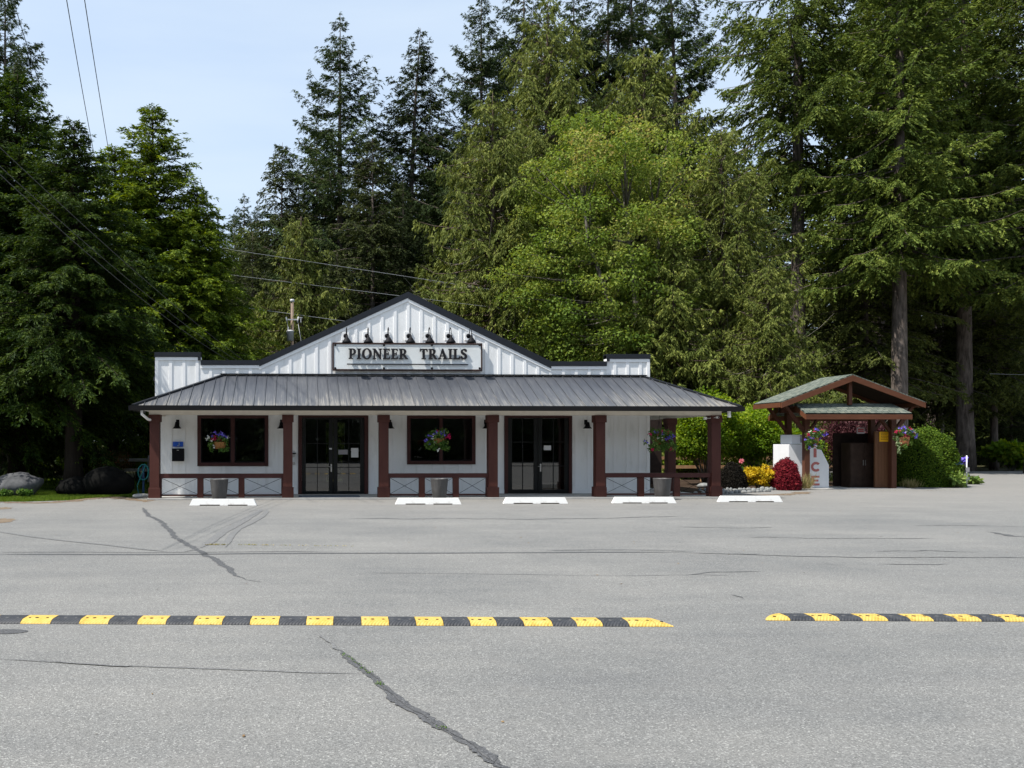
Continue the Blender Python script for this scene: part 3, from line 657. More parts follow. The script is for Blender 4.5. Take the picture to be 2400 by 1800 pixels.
# notice holders and papers
def plate(name, x0, x1, y0, y1, Y, th, m, label, cat, group=None):
    xa, zt = W(x0, y0, Y); xb, zb = W(x1, y1, Y); root_loc = ((xa+xb)/2, Y+th/2, (zt+zb)/2)
    mb = MB(); mb.box(-(xb-xa)/2, (xb-xa)/2, -th/2, th/2, -(zt-zb)/2, (zt-zb)/2)
    return tag(mb.build(name, m, loc=root_loc, bevel=min(.008, th*.3)), label, cat, group)
plate('notice', 823, 840, 1050, 1072, YF+.012, .003, M['paper'], 'white notice paper taped to the glass of the left double door', 'notice')
plate('notice', 793, 815, 1054, 1065, YF+.012, .003, M['greysign'], 'small grey sticker sheet on the left double door beside a white notice', 'sticker')
plate('notice', 1274.5, 1291.5, 1044, 1055, YF+.012, .003, M['paper'], 'small white notice on the glass of the right double door', 'notice')
o = plate('door_label', 771.8, 778, 1050, 1053.6, YF-.016, .004, M['paper'], 'tiny white label on the black stile of the left double door', 'label')
mb_root = plate('wall_mailbox', 402.8, 431, 1051, 1081, YF-.17, .11, M['black'], 'black wall mailbox under the blue J plaque', 'mailbox')
q = MB(); q.box(-.03, .03, -.062, -.056, .13, .15); q.build('latch', M['steel'], mb_root)
q = MB(); q.box(-.16, .16, .055, .145, -.21, .19); q.build('mount_block', M['white_trim'], mb_root)
pl = plate('letter_plaque', 405, 429.3, 1035.3, 1047, YF-.06, .03, M['blue'], 'small blue plaque with a letter J above the mailbox', 'plaque')
q = MB(); q.tube([(.035,-.02,.055),(.035,-.02,-.02),(.03,-.02,-.042),(.01,-.02,-.055),(-.012,-.02,-.05),(-.022,-.02,-.032)], .0075, 6); q.build('letter_j', M['plaque_letter'], pl)
ih = plate('paper_holder', 684.5, 691.5, 1064, 1089, YF-.07, .05, M['greyrail'], 'narrow grey paper holder on the wall just left of the left double door', 'holder')
q = MB(); q.box(-.05,.06,-.032,-.026,-.08,.06); q.build('paper', M['paper'], ih)
q = MB(); q.box(-.07,.075,-.05,.05,.165,.2); q.build('lid', M['black'], ih)
g0 = G(705, 1172, .052); g1 = G(845, 1168.5, .052)
q = MB(); q.box(-.9,.9,-.3,.3,0,.014); tag(q.build('door_mat', M['mat'], loc=((g0[0]+g1[0])/2, .6, .0515), bevel=.004), 'blue grey door mat in front of the left double door', 'doormat')
# wall lanterns: bell shades
def lantern(px, label):
    x, z = W(px, 1004, YF-.18); r = thing('wall_lantern', label, 'lantern', (x, YF-.18, z), group='bell lanterns on the porch wall')
    q = MB(); q.lathe([(.004,.20),(.05,.195),(.062,.16),(.070,.10),(.082,.055),(.115,.02),(.138,.0),(.132,-.004),(.105,.016),(.07,.05),(.055,.10)], n=20); q.build('shade', M['black'], r)
    q = MB(); q.tube([(0,0,.19),(0,.06,.235),(0,.155,.20)], .012, 8); q.box(-.05,.05,.15,.17,.12,.27); q.build('bracket', M['black'], r)
    q = MB(); q.box(-.13,.13,.158,.179,-.03,.29); q.build('mount_block', M['white_trim'], r)
for px, lb in ((414.8, 'bell lantern on the porch wall above the blue J plaque'), (660, 'bell lantern half hidden behind the second porch post, left of the left doors'), (914.5, 'bell lantern peeking out right of the third porch post'),
               (1141, 'bell lantern half hidden behind the fourth porch post'), (1377, 'bell lantern on open wall right of the right doors')): lantern(px, lb)
# planters
def planter(px0, px1, label, Yc):
    x = WX((px0+px1)/2, Yc); rt = (WX(px1, Yc)-WX(px0, Yc))/2; h = WZ(1122.5, Yc-.2)
    r = thing('planter', label, 'planter', (x, Yc, 0.0 if Yc < -.3 else .051), group='grey planters along the porch rail')
    q = MB(); q.lathe([(.0,0),(rt*.70,0),(rt*.74,.02),(rt*.88,h*.45),(rt*.965,h*.8),(rt,h*.965),(rt*1.02,h),(rt*.94,h),(rt*.9,h*.96),(rt*.88,h*.86),(0,h*.86)], n=40); q.build('pot', M['planter'], r)
    q = MB(); q.lathe([(rt*.87,h*.87),(rt*.5,h*.885),(0,h*.88)], n=24); q.build('soil', M['soil'], r)
planter(492.5, 535.3, 'tall grey planter at the rail under the left window', -.46)
planter(1009.6, 1049.8, 'tall grey planter at the rail under the right window', -.46)
planter(1531.6, 1572.2, 'tall grey planter at the open end of the porch', -.46)
# wheel stops
def wheel_stop(px0, px1, pyb, label):
    a, b = Vector(G(px0, pyb)), Vector(G(px1, pyb)); L = (b-a).length; c = (a+b)/2; h = .165; D = .16
    ang = math.atan2(b.y-a.y, b.x-a.x)
    r = thing('wheel_stop', label, 'wheel stop', (c.x - D*.5*math.sin(-ang)*0, c.y + D/2, .005), rz=ang, group='white wheel stops in front of the porch')
    q = MB(); L2 = L/2; e = .075; f = .035
    def ring(x, inset):
        return x
    # body with two drain notches cut from the front foot
    cuts = [-L2, -L2*.69, -L2*.09, L2*.15, L2*.73, L2]
    top = [(-D/2+f, h), (D/2-f, h)]
    for i in range(5):
        xa, xb = cuts[i], cuts[i+1]; lo = .024 if i in (1, 3) else 0.0
        ta = xa + (e if i == 0 else 0); tb = xb - (e if i == 4 else 0)
        fy = -D/2 + f*lo/h
        q.add([(xa,fy,lo),(xb,fy,lo),(xb,D/2,lo),(xa,D/2,lo),(ta,-D/2+f,h),(tb,-D/2+f,h),(tb,D/2-f,h),(ta,D/2-f,h)], [(0,3,2,1),(4,5,6,7),(0,1,5,4),(2,3,7,6)] + ([(3,0,4,7)] if i == 0 or lo == 0 else []) + ([(1,2,6,5)] if i == 4 or lo == 0 else []))
    q.build('body', M['stop'], r)
    q = MB(); q.box(cuts[1]+.001, cuts[2]-.001, -D/2+.05, D/2-.03, -.002, .023); q.box(cuts[3]+.001, cuts[4]-.001, -D/2+.05, D/2-.03, -.002, .023); q.build('drain_slot', M['stopgap'], r)
for a in ((443.7, 601.7, 1185.3, 'white wheel stop below the left window, leftmost of five'), (927, 1082, 1182.7, 'white wheel stop below the right window and its planter'),
          (1180.8, 1332, 1181, 'white wheel stop in front of the right double door'), (1437, 1586, 1180, 'white wheel stop in front of the open porch end planter'), (1686, 1835, 1177, 'white wheel stop right of the last porch post, by the river rocks')): wheel_stop(*a)
# ------------------------------------------------------------------ sign with standing letters
YS = YF - .13
sx0, sz1 = W(779, 802.6, YS); sx1, sz0 = W(1130.7, 869.8, YS)
sc = ((sx0+sx1)/2, YS, (sz0+sz1)/2)
sign = thing('shop_sign', 'wide framed white sign reading PIONEER TRAILS in the gable', 'sign', sc)
hw, hh = (sx1-sx0)/2, (sz1-sz0)/2
q = MB(); q.box(-hw+.04, hw-.04, .012, .09, -hh+.04, hh-.04); q.build('board', M['signboard'], sign)
q = MB(); q.box(-hw, hw, -.006, .10, hh-.05, hh); q.box(-hw, hw, -.006, .10, -hh, -hh+.05); q.box(-hw, -hw+.045, -.004, .098, -hh+.05, hh-.05); q.box(hw-.045, hw, -.004, .098, -hh+.05, hh-.05); q.build('frame', M['signframe'], sign, bevel=.006)
q = MB()
for bxp in (785.7, 899.8, 1012.5, 1124.3):
    for bzp in (808.5, 863):
        x, z = W(bxp, bzp, YS); x -= sc[0]; z -= sc[2]
        q.lathe([(0,.03),(.022,.028),(.03,.012),(.036,0),(.036,-.012)], c=(x, -.012+.012, z), n=8, axis='y')
q.build('bolt', M['black'], sign)
def el(cx, cy, rx, ry, a0, a1, n=18): return [(cx+rx*math.cos(R_(a0+(a1-a0)*i/n)), cy+ry*math.sin(R_(a0+(a1-a0)*i/n))) for i in range(n+1)]
GL = {
 'I': (.37, [[(0,0),(.37,0),(.37,.05),(.28,.075),(.28,.925),(.37,.95),(.37,1),(0,1),(0,.95),(.09,.925),(.09,.075),(0,.05)]]),
 'E': (.64, [[(0,0),(.60,0),(.64,.23),(.59,.23),(.50,.075),(.28,.075),(.28,.47),(.43,.47),(.47,.39),(.51,.39),(.51,.64),(.47,.64),(.43,.55),(.28,.55),(.28,.925),(.48,.925),(.55,.79),(.60,.79),(.585,1),(0,1),(0,.95),(.09,.925),(.09,.075),(0,.05)]]),
 'L': (.62, [[(0,0),(.59,0),(.63,.27),(.58,.27),(.49,.075),(.28,.075),(.28,.925),(.37,.95),(.37,1),(0,1),(0,.95),(.09,.925),(.09,.075),(0,.05)]]),
 'T': (.72, [[(.02,1),(0,.75),(.05,.75),(.13,.925),(.265,.925),(.265,.075),(.165,.05),(.165,0),(.555,0),(.555,.05),(.455,.075),(.455,.925),(.59,.925),(.67,.75),(.72,.75),(.70,1)]]),
 'N': (.86, [[(0,0),(.30,0),(.30,.05),(.20,.08),(.20,.70),(.69,-.02),(.76,-.02),(.76,.925),(.86,.95),(.86,1),(.56,1),(.56,.95),(.66,.925),(.66,.34),(.235,1),(0,1),(0,.95),(.10,.90),(.10,.08),(0,.05)]]),
 'P': (.66, [[(0,0),(.38,0),(.38,.05),(.28,.075),(.28,.40)] + el(.36,.70,.30,.30,-90,90) + [(0,1),(0,.95),(.09,.925),(.09,.075),(0,.05)], [(.28,.475)] + el(.33,.70,.135,.225,-90,90) + [(.28,.925)]]),
 'R': (.80, [[(0,0),(.38,0),(.38,.05),(.28,.075),(.28,.43),(.36,.43),(.56,.07),(.63,0),(.80,0),(.80,.05),(.73,.08),(.505,.475)] + el(.36,.72,.29,.28,-58,90) + [(0,1),(0,.95),(.09,.925),(.09,.075),(0,.05)], [(.28,.505)] + el(.33,.715,.125,.21,-90,90) + [(.28,.925)]]),
 'O': (.88, [el(.44,.5,.44,.525,0,360,40)[:-1], el(.44,.5,.235,.455,0,360,40)[:-1]]),
 'A': (.88, [[(0,0),(.30,0),(.30,.05),(.215,.075),(.27,.27),(.53,.27),(.585,.075),(.49,.05),(.49,0),(.88,0),(.88,.05),(.80,.075),(.48,1.03),(.39,1.03),(.11,.075),(0,.05)], [(.29,.34),(.51,.34),(.40,.72)]]),
}
def stroke(pts, ws):
    l, r = [], []
    for i, (x, y) in enumerate(pts):
        xa, ya = pts[max(i-1,0)]; xb, yb = pts[min(i+1,len(pts)-1)]; d = math.hypot(xb-xa, yb-ya) or 1; nx, ny = -(yb-ya)/d, (xb-xa)/d
        l.append((x+nx*ws[i]/2, y+ny*ws[i]/2)); r.append((x-nx*ws[i]/2, y-ny*ws[i]/2))
    return l + r[::-1]
sp_ = [(.50,.74),(.49,.80)] + el(.285,.76,.205,.20,10,190,12) + [(.10,.66),(.17,.585),(.29,.51),(.40,.44),(.46,.36)] + el(.27,.245,.215,.205,22,-170,12) + [(.05,.25),(.04,.31)]
GL['S'] = (.56, [stroke(sp_, [.03,.10] + [.10+.07*abs(math.sin(i/12*3.14+1.3)) for i in range(13)] + [.18,.20,.21,.20,.18] + [.10+.07*abs(math.sin(i/12*3.14+1.3)) for i in range(13)] + [.10,.03])])
def text_mesh(name, word, width, height, depth, m, parent, loc, gap=.10, bold=0.0):
    cu = bpy.data.curves.new(name, 'CURVE'); cu.dimensions = '2D'; cu.fill_mode = 'BOTH'; cu.extrude = depth/2; cu.offset = bold
    tot = sum(GL[c][0] for c in word) + gap*(len(word)-1); sxx = width/tot; x = -tot/2
    for c in word:
        for con in GL[c][1]:
            s = cu.splines.new('POLY'); s.points.add(len(con)-1); s.use_cyclic_u = True
            for i, (px, py) in enumerate(con): s.points[i].co = ((x+px)*sxx, (py-.5)*height, 0, 1)
        x += GL[c][0] + gap
    tmp = bpy.data.objects.new(name+'_tmp', cu); COL.objects.link(tmp)
    dg = bpy.context.evaluated_depsgraph_get(); me = bpy.data.meshes.new_from_object(tmp.evaluated_get(dg)); bpy.data.objects.remove(tmp); bpy.data.curves.remove(cu)
    me.materials.clear(); me.materials.append(m); o = bpy.data.objects.new(name, me); COL.objects.link(o); o.parent = parent; o.location = loc; o.rotation_euler = (R_(90), 0, 0); return o
def word_on_sign(word, x0, x1, y0, y1):
    xa, zt = W(x0, y0, YS-.06); xb, zb = W(x1, y1, YS-.06)
    text_mesh('lettering', word, xb-xa, zt-zb, .03, M['letter'], sign, ((xa+xb)/2-sc[0], -.038, (zt+zb)/2-sc[2]), bold=.007)
word_on_sign('PIONEER', 817.5, 956, 817, 841.2); word_on_sign('TRAILS', 984.3, 1094.5, 817.8, 841.6)
xa, zz = W(813.3, 853.3, YS-.06); xb, _ = W(1097.7, 853.3, YS-.06)
q = MB(); q.box(xa-sc[0], xb-sc[0], -.05, -.028, zz-sc[2]-.016, zz-sc[2]+.016); q.build('underline_bar', M['letter'], sign)
# gooseneck lamps above the sign
def goose(px, label, first=[None]):
    x, z = W(px, 803, YF-.43); loc = (x, YF-.43, z)
    if first[0]: dup(first[0], loc, label=label); return
    r = thing('gooseneck_lamp', label, 'gooseneck lamp', loc, group='gooseneck lamps above the shop sign'); first[0] = r
    q = MB(); q.lathe([(.004,.225),(.032,.222),(.034,.165),(.05,.155),(.075,.115),(.125,.04),(.148,0),(.142,-.003),(.115,.04),(.07,.105),(.03,.14)], n=28); q.build('shade', M['black'], r)
    pts = [(0,0,.22),(0,.0,.33),(0,.02,.40),(0,.07,.455),(0,.13,.475),(0,.21,.45),(0,.28,.39),(0,.31,.31),(0,.34,.27),(0,.41,.255)]
    q = MB(); q.tube(pts, .012, 8); q.build('gooseneck_arm', M['black'], r)
    q = MB(); q.lathe([(0,.035),(.035,.033),(.065,.015),(.07,0),(.07,-.02)], c=(-.012,.39,.255), n=20, axis='y'); q.build('rosette', M['black'], r)
    q = MB(); q.box(-.125,.09,.395,.427,.12,.38); q.build('mount_block', M['white_trim'], r)
for px, lb in zip((812.8,863.4,911,962.5,1007.7,1057.4,1105), ('leftmost black gooseneck lamp above the shop sign', 'black gooseneck lamp above the letters IO of the sign', 'black gooseneck lamp above the letters EE of the sign',
     'middle one of seven black gooseneck lamps, under the gable peak', 'black gooseneck lamp above the first T of TRAILS', 'black gooseneck lamp above the letters AI of TRAILS', 'rightmost black gooseneck lamp above the shop sign')): goose(px, lb)
# security camera on the last post
x, z = W(1681, 978, -.1); r = thing('security_camera', 'small white security camera on the last porch post', 'camera', (x, -.12, z))
q = MB(); q.lathe([(0,.045),(.028,.045),(.034,.02),(.034,-.06),(0,-.06)], n=16, axis='y'); q.build('housing', M['white_trim'], r)
q = MB(); q.lathe([(0,.003),(.022,.003),(.022,-.004)], c=(0,-.046,0), n=14, axis='y'); q.build('lens', M['black'], r)
q = MB(); q.tube([(0,.05,0),(-.1,.10,-.02),(-.26,.16,-.03)], .008, 6); q.box(-.32,-.25,.13,.2,-.06,.01); q.build('cable_arm', M['white_trim'], r)
# ------------------------------------------------------------------ speed bumps
def speed_bump(edges_px, line, first_col, label, tip_l=None, tip_r=None, WD=.29, H=.033):
    ys = lambda p: line[0][1] + (line[1][1]-line[0][1])*(p-line[0][0])/(line[1][0]-line[0][0])
    E = [Vector(G(p, ys(p))) for p in edges_px]; d = (E[-1]-E[0]).normalized(); ang = math.atan2(d.y, d.x)
    r = thing('speed_bump', label, 'speed bump', (*E[0], .003), rz=ang)
    us = [(e-E[0]).dot(d) for e in E]; n = 10
    prf = [(0,0),(.008,.012)] + [(WD*t, H*min(1.0, 1.35*math.sin(math.pi*(.06+.88*t))**.9)) for t in [i/n for i in range(1, n)]] + [(WD-.008,.012),(WD,0)]
    col = first_col
    def tile(u0, u1, col, tip=0):
        m = MB(); k = len(prf); segs = 8 if tip else 1; vs = []
        for s in range(segs+1):
            t = s/segs; u = u0 + (u1-u0)*t; f = 1.0
            if tip: e = t if tip > 0 else 1-t; f = max(0, 1-e**1.7); 
            for y, z in prf: vs.append((u, y if not tip else y*(.12+.88*f) if True else y, z*(.15+.85*f)))
        u_off = (u0+u1)/2; vs = [(a-u_off, b, c) for a, b, c in vs]
        fs = [(s*k+i, (s+1)*k+i, (s+1)*k+i+1, s*k+i+1) for s in range(segs) for i in range(k-1)]
        m.add(vs, fs, True); m.add(vs[:k], [tuple(range(k))]); m.add(vs[-k:], [tuple(range(k-1,-1,-1))])
        o = m.build('bump_tile', M['bump_'+col], r, loc=(u_off, 0, 0)); o['label'] = col + ' rubber tile'
        if not tip:
            for bx_, rr in ((-.02, .016), (.075, .012), (-.085, .011)):
                y = WD*.36; z = H
                b = MB(); b.lathe([(0,.002),(rr,.003),(rr*1.1,.0)], c=(bx_, y, z), n=10); b.build('bolt', M['black'] if col == 'yellow' else M['tar_dark'], o)
        else:
            b = MB(); b.lathe([(0,.002),(.014,.003),(.015,0)], c=(0, WD*.3, H*.8), n=10); b.build('bolt', M['black'], o)
    if tip_l is not None:
        tile((Vector(G(*tip_l))-E[0]).dot(d), us[0]-.002, 'yellow', -1)
    for a, b in zip(us[:-1], us[1:]):
        tile(a+.002, b-.002, col); col = 'yellow' if col == 'black' else 'black'
    if tip_r is not None: tile(us[-1]+.002, (Vector(G(*tip_r))-E[0]).dot(d), 'yellow', 1)
ed = [-90,-22,47,117.5,184.5,253,321,388,453,520,585,653,717,781,847,912,975.4,1040,1103,1165,1229,1296,1353,1414,1476,1538]
speed_bump(ed, ((0,1462.5),(1538,1469.5)), 'yellow', 'long striped speed bump across the left and middle of the car park', tip_r=(1578,1469))
ed2 = [1853.2,1910.3,1968.9,2023.1,2082.8,2135.3,2189.5,2244.8,2301.6,2356.6,2411,2466]
speed_bump(ed2, ((1850,1455.2),(2400,1457.8)), 'black', 'shorter striped speed bump running out of the right edge', tip_l=(1795,1454), WD=.25, H=.028)
# ------------------------------------------------------------------ roadside shelter with the ice box
YG, YG2, YS_, YP = 4.75, 6.55, 4.45, 5.15
kx = lambda px, Y: WX(px, Y)
c0 = W(1998, 1145, YP); shel = thing('shelter', 'small open timber shelter with green shingle gable roof', 'shelter', (c0[0], YP, 0))
def shingle_quad(name, q, parent, th=.05):
    q = [Vector(p) for p in q]; d = wloc(parent); n = (q[1]-q[0]).cross(q[3]-q[0]).normalized()
    if n.z < 0: n = -n
    vs = [p-d for p in q] + [p-d-n*th for p in q]; me = bpy.data.meshes.new(name)
    me.from_pydata([tuple(v) for v in vs], [], [(0,1,2,3),(7,6,5,4),(0,4,5,1),(1,5,6,2),(2,6,7,3),(3,7,4,0)])
    uv = me.uv_layers.new(name='UVMap'); ex = (q[1]-q[0]).normalized(); ey = n.cross(ex)
    for l in me.loops:
        v = vs[l.vertex_index]; uv.data[l.index].uv = ((v+d-q[0]).dot(ex), (v+d-q[0]).dot(ey))
    me.materials.append(M['shingle']); o = bpy.data.objects.new(name, me); COL.objects.link(o); o.parent = parent; return o
el_, rg_, er_ = W(1830.5, 941, YG), W(1998.6, 876.5, YG), W(2168.6, 941, YG)
shingle_quad('roof_slope', [(el_[0],YG,el_[1]),(el_[0],YG2,el_[1]),(rg_[0],YG2,rg_[1]),(rg_[0],YG,rg_[1])][::-1], shel)
shingle_quad('roof_slope', [(er_[0],YG2,er_[1]),(er_[0],YG,er_[1]),(rg_[0],YG,rg_[1]),(rg_[0],YG2,rg_[1])][::-1], shel)
q = MB(); bh = .20
for Yb in (YG-.03, YG2-.01):
    for e in (el_, er_): q.prism([(e[0], e[1]-bh-.03), (rg_[0], rg_[1]-bh-.05), (rg_[0], rg_[1]-.045), (e[0], e[1]-.045)] if e is el_ else [(rg_[0], rg_[1]-bh-.05), (e[0], e[1]-bh-.03), (e[0], e[1]-.045), (rg_[0], rg_[1]-.045)], Yb, Yb+.045)
WBS(q, 'barge_board', M['fascia'], shel)
q = MB(); q.box(el_[0]-.02, el_[0]+.03, YG+.02, YG2-.02, el_[1]-.20, el_[1]-.035); q.box(er_[0]-.03, er_[0]+.02, YG+.02, YG2-.02, er_[1]-.20, er_[1]-.035); WBS(q, 'eave_fascia', M['fascia'], shel)
q = MB()
for e, s in ((el_, 1), (er_, -1)):
    q.prism([(e[0]+s*.05, e[1]-.10), (rg_[0], rg_[1]-.14), (rg_[0], rg_[1]-.09), (e[0]+s*.05, e[1]-.06)] if s > 0 else [(rg_[0], rg_[1]-.14), (e[0]+s*.05, e[1]-.10), (e[0]+s*.05, e[1]-.06), (rg_[0], rg_[1]-.09)], YG+.03, YG2-.03)
WB(q, 'roof_deck', M['darkwood'], shel)
# front and back skirt roofs
for Ya, Yb, front in ((YS_, YP-.02, True), (YG2+.25, YG2-.35, False)):
    xa, zf = W(1889, 967.5, YS_); xb, _ = W(2137.8, 967.5, YS_); zt = zf + .36; zfa = zf
    shingle_quad('skirt_roof', [(xa,Ya,zf),(xb,Ya,zf),(xb-.25 if front else xb,Yb,zt),(xa+.0,Yb,zt)], shel)
    s = 1 if front else -1; q = MB()
    q.box(xa, xb, Ya-.02*s, Ya+.03*s, zf-.225, zf-.05)
    q.prismx([(Ya+.031*s, zf-.225), (Ya+.031*s, zf-.04), (Yb, zt-.06), (Yb, zt-.24)] if front else [(Yb, zt-.24), (Yb, zt-.06), (Ya+.031*s, zf-.04), (Ya+.031*s, zf-.225)], xa+.0, xa+.04)
    WBS(q, 'skirt_fascia', M['fascia'], shel)
    q = MB(); q.box(xa+.1, xb-.1, Yb-.06, Yb+.06, zt-.30, zt-.06); WB(q, 'tie_beam', M['cedarpost'], shel)
zb = zf-.05
xl, xr = kx(1889, YP), kx(2091.5, YP)
for x, y in ((xl, YP), (xr, YP), (xl, YG2-.3), (xr, YG2-.3)):
    q = MB(); q.box(x-.09, x+.09, y-.09, y+.09, -.005, zt-.301 if y == YP else zt-.302); WB(q, 'post', M['cedarpost'], shel)
q = MB(); q.box(kx(1992, YG+.2)-.06, kx(1992, YG+.2)+.06, YG+.16, YG+.28, zt-.06, rg_[1]-.16); WB(q, 'king_post', M['cedarpost'], shel)
q = MB(); q.box(xl-.06, xl+.06, YP+.1, YG2-.4, zt-.301, zt-.12); q.box(xr-.06, xr+.06, YP+.1, YG2-.4, zt-.301, zt-.12)
for z0 in (zt-.06,): q.box(el_[0]+.45, er_[0]-.45, YG+.17, YG+.27, el_[1]-.13, el_[1]-.02) if False else None
for x, s in ((xl, -1), (xl, 1), (xr, 1), (xr, -1)): q.beam((x+s*.09, YP, zt-1.0), (x+s*.62, YP, zt-.32), .09, .09)
for y in (YP, YG2-.3):
    for x, s in ((xl, -1), (xr, 1)): q.beam((x+s*.09, y, zt-.95), (x+s*.75, y, zt-.10), .10, .10)
q.box(el_[0]+.12, el_[0]+.26, YG+.1, YG2-.1, el_[1]-.18, el_[1]-.04); q.box(er_[0]-.26, er_[0]-.12, YG+.1, YG2-.1, er_[1]-.18, er_[1]-.04)
WBS(q, 'brace', M['cedarpost'], shel)
xa, ztp = W(2051, 1011, YP+.1); xb, _ = W(2101, 1011, YP+.1); q = MB()
n = 7
for i in range(n): q.box(xa+(xb-xa)*i/n+.004, xa+(xb-xa)*(i+1)/n-.004, YP+.10, YP+.14, .03, ztp)
q.box(xa, xb, YP+.141, YP+.17, .03, ztp-.002); q.box(xb-.03, xb, YP+.171, YG2-.2, .03, ztp)
WBS(q, 'side_panel', M['cedarpanel'], shel)
q = MB(); q.box(kx(1965,YG2-.45), kx(2048,YG2-.45), YG2-.15, YG2-.11, .02, 2.0); WB(q, 'back_panel', M['darkwood'], shel)
q = MB(); q.box(xl-.2, xr+.5, YP-.25, YG2, -.012, .012); WB(q, 'floor_slab', M['concrete'], shel)
cab = thing('locker', 'dark grey two-door locker inside the shelter', 'locker', (kx(2016,YP+.75), YP+.75, .012))
wL = kx(2050,YP+.5)-kx(1985,YP+.5)
q = MB(); q.box(-wL/2, wL/2, -.2, .3, 0, 1.62); q.build('body', M['cabinet'], cab)
q = MB(); q.box(-wL/2+.02, -.008, -.222, -.202, .06, 1.58); q.box(.008, wL/2-.02, -.222, -.202, .06, 1.58); q.build('door', M['cabinet'], cab, bevel=.006)
q = MB(); q.box(-.05,-.03,-.24,-.223,.8,1.0); q.box(.03,.05,-.24,-.223,.8,1.0); q.build('handle', M['steel'], cab)
sg = plate('hanging_sign', 2008.5, 2026.5, 1002, 1016.5, YP+.35, .02, M['greysign'], 'small grey sign with red print hanging inside the shelter', 'sign')
q = MB(); q.box(-.11,.11,-.013,-.0105,.02,.07); q.box(-.11,.11,-.013,-.0105,-.05,0); q.build('print', M['redprint'], sg)
sg = plate('notice_sign', 2061.3, 2084.3, 1012, 1035.2, YP+.085, .02, M['yellow'], 'square yellow notice sign on the brown shelter panel', 'sign')
q = MB(); rg0 = random.Random(5)
for i in range(5):
    z = .115-.055*i
    x = -.13
    while x < .12:
        w_ = rg0.uniform(.02,.05); q.box(x, min(x+w_,.135), -.0125, -.0105, z, z+.026); x += w_+.012
q.build('print', M['darkyellow'], sg)
# ice box seen from its side
YI = 5.42; pts = [W(*p, YI) for p in ((1848.5,1141),(1943,1145.5),(1943,1090),(1919,1041.5),(1848.5,1041.5))]
ox = pts[0][0]; ice = thing('ice_box', 'white ice merchandiser box with red vertical ICE letters', 'ice box', (ox, YI, .012))
zb_ = .0
poly = [(x-ox, max(0, z-.012) if i > 1 else 0.0) for i, (x, z) in enumerate(pts)]
q = MB(); q.prism(poly, 0, 1.0); q.build('body', M['icewhite'], ice, bevel=.012)
xa, z1 = W(1855,1019,YI+.1); xb, z0 = W(1886,1040.5,YI+.1)
q = MB(); q.box(xa-ox, xb-ox, .1, .8, poly[4][1]+.012, z1-.012); u = q.build('compressor', M['icewhite'], ice, bevel=.008)
q = MB()
for i in range(6): q.box(xa-ox+.32, xb-ox-.02, .088, .099, z1-.06-i*.045, z1-.035-i*.045)
q.build('vent', M['cabinet'], u)
def ice_text(ch, x0, x1, y0, y1):
    xa, z1 = W(x0,y0,YI); xb, z0 = W(x1,y1,YI); text_mesh('lettering', ch, xb-xa, z1-z0, .006, M['icered'], ice, ((xa+xb)/2-ox, -.006, (z0+z1)/2-.012))
GL['i'] = (.3, [[(0,0),(.3,0),(.3,1),(0,1)]])
GL['c'] = (.9, [el(.5,.5,.5,.5,42,318,30) + el(.5,.5,.27,.25,318,42,26)])
GL['e'] = (.8, [[(0,0),(.8,0),(.8,.2),(.28,.2),(.28,.4),(.7,.4),(.7,.6),(.28,.6),(.28,.8),(.8,.8),(.8,1),(0,1)]])
ice_text('i', 1906.7, 1913.6, 1051, 1072); ice_text('c', 1900.5, 1921.5, 1082.5, 1105.5); ice_text('e', 1900.5, 1920.5, 1115, 1137.5)
q = MB(); q.box(pts[4][0]-ox+.72, pts[4][0]-ox+1.0, -.005, -.002, poly[4][1]-.10, poly[4][1]-.06); q.build('trim_stripe', M['icered'], ice)

# ------------------------------------------------------------------ foliage generators (numpy)
def unit(a): return a / np.maximum(np.linalg.norm(a, axis=-1, keepdims=True), 1e-9)
def leaves(c, ax, nrm, L, Wd, curl=.0):
    ax = unit(ax); b = unit(np.cross(nrm, ax)); n = np.cross(ax, b); L = L[:,None]; Wd = Wd[:,None]
    V = np.stack([c, c+ax*L*.45+b*Wd*.5-n*L*curl*.3, c+ax*L-n*L*curl, c+ax*L*.45-b*Wd*.5-n*L*curl*.3], 1).reshape(-1,3)
    return V, np.arange(len(V)).reshape(-1,4)
def tubes(P, r, k=3):
    "P (n,m,3) poly lines, r (n,m)"
    n, m, _ = P.shape; T = np.gradient(P, axis=1); T = unit(T); up = np.array([.31,.21,.93]); a = unit(np.cross(T, up)); b = np.cross(T, a)
    th = np.arange(k)*2*np.pi/k
    V = P[:,:,None,:] + (a[:,:,None,:]*np.cos(th)[:,None] + b[:,:,None,:]*np.sin(th)[:,None])*r[:,:,None,None]
    idx = np.arange(n*m*k).reshape(n,m,k); A = idx[:,:-1]; B = idx[:,1:]
    Q = np.stack([A, np.roll(A,-1,2), np.roll(B,-1,2), B], -1).reshape(-1,4)
    return V.reshape(-1,3), Q
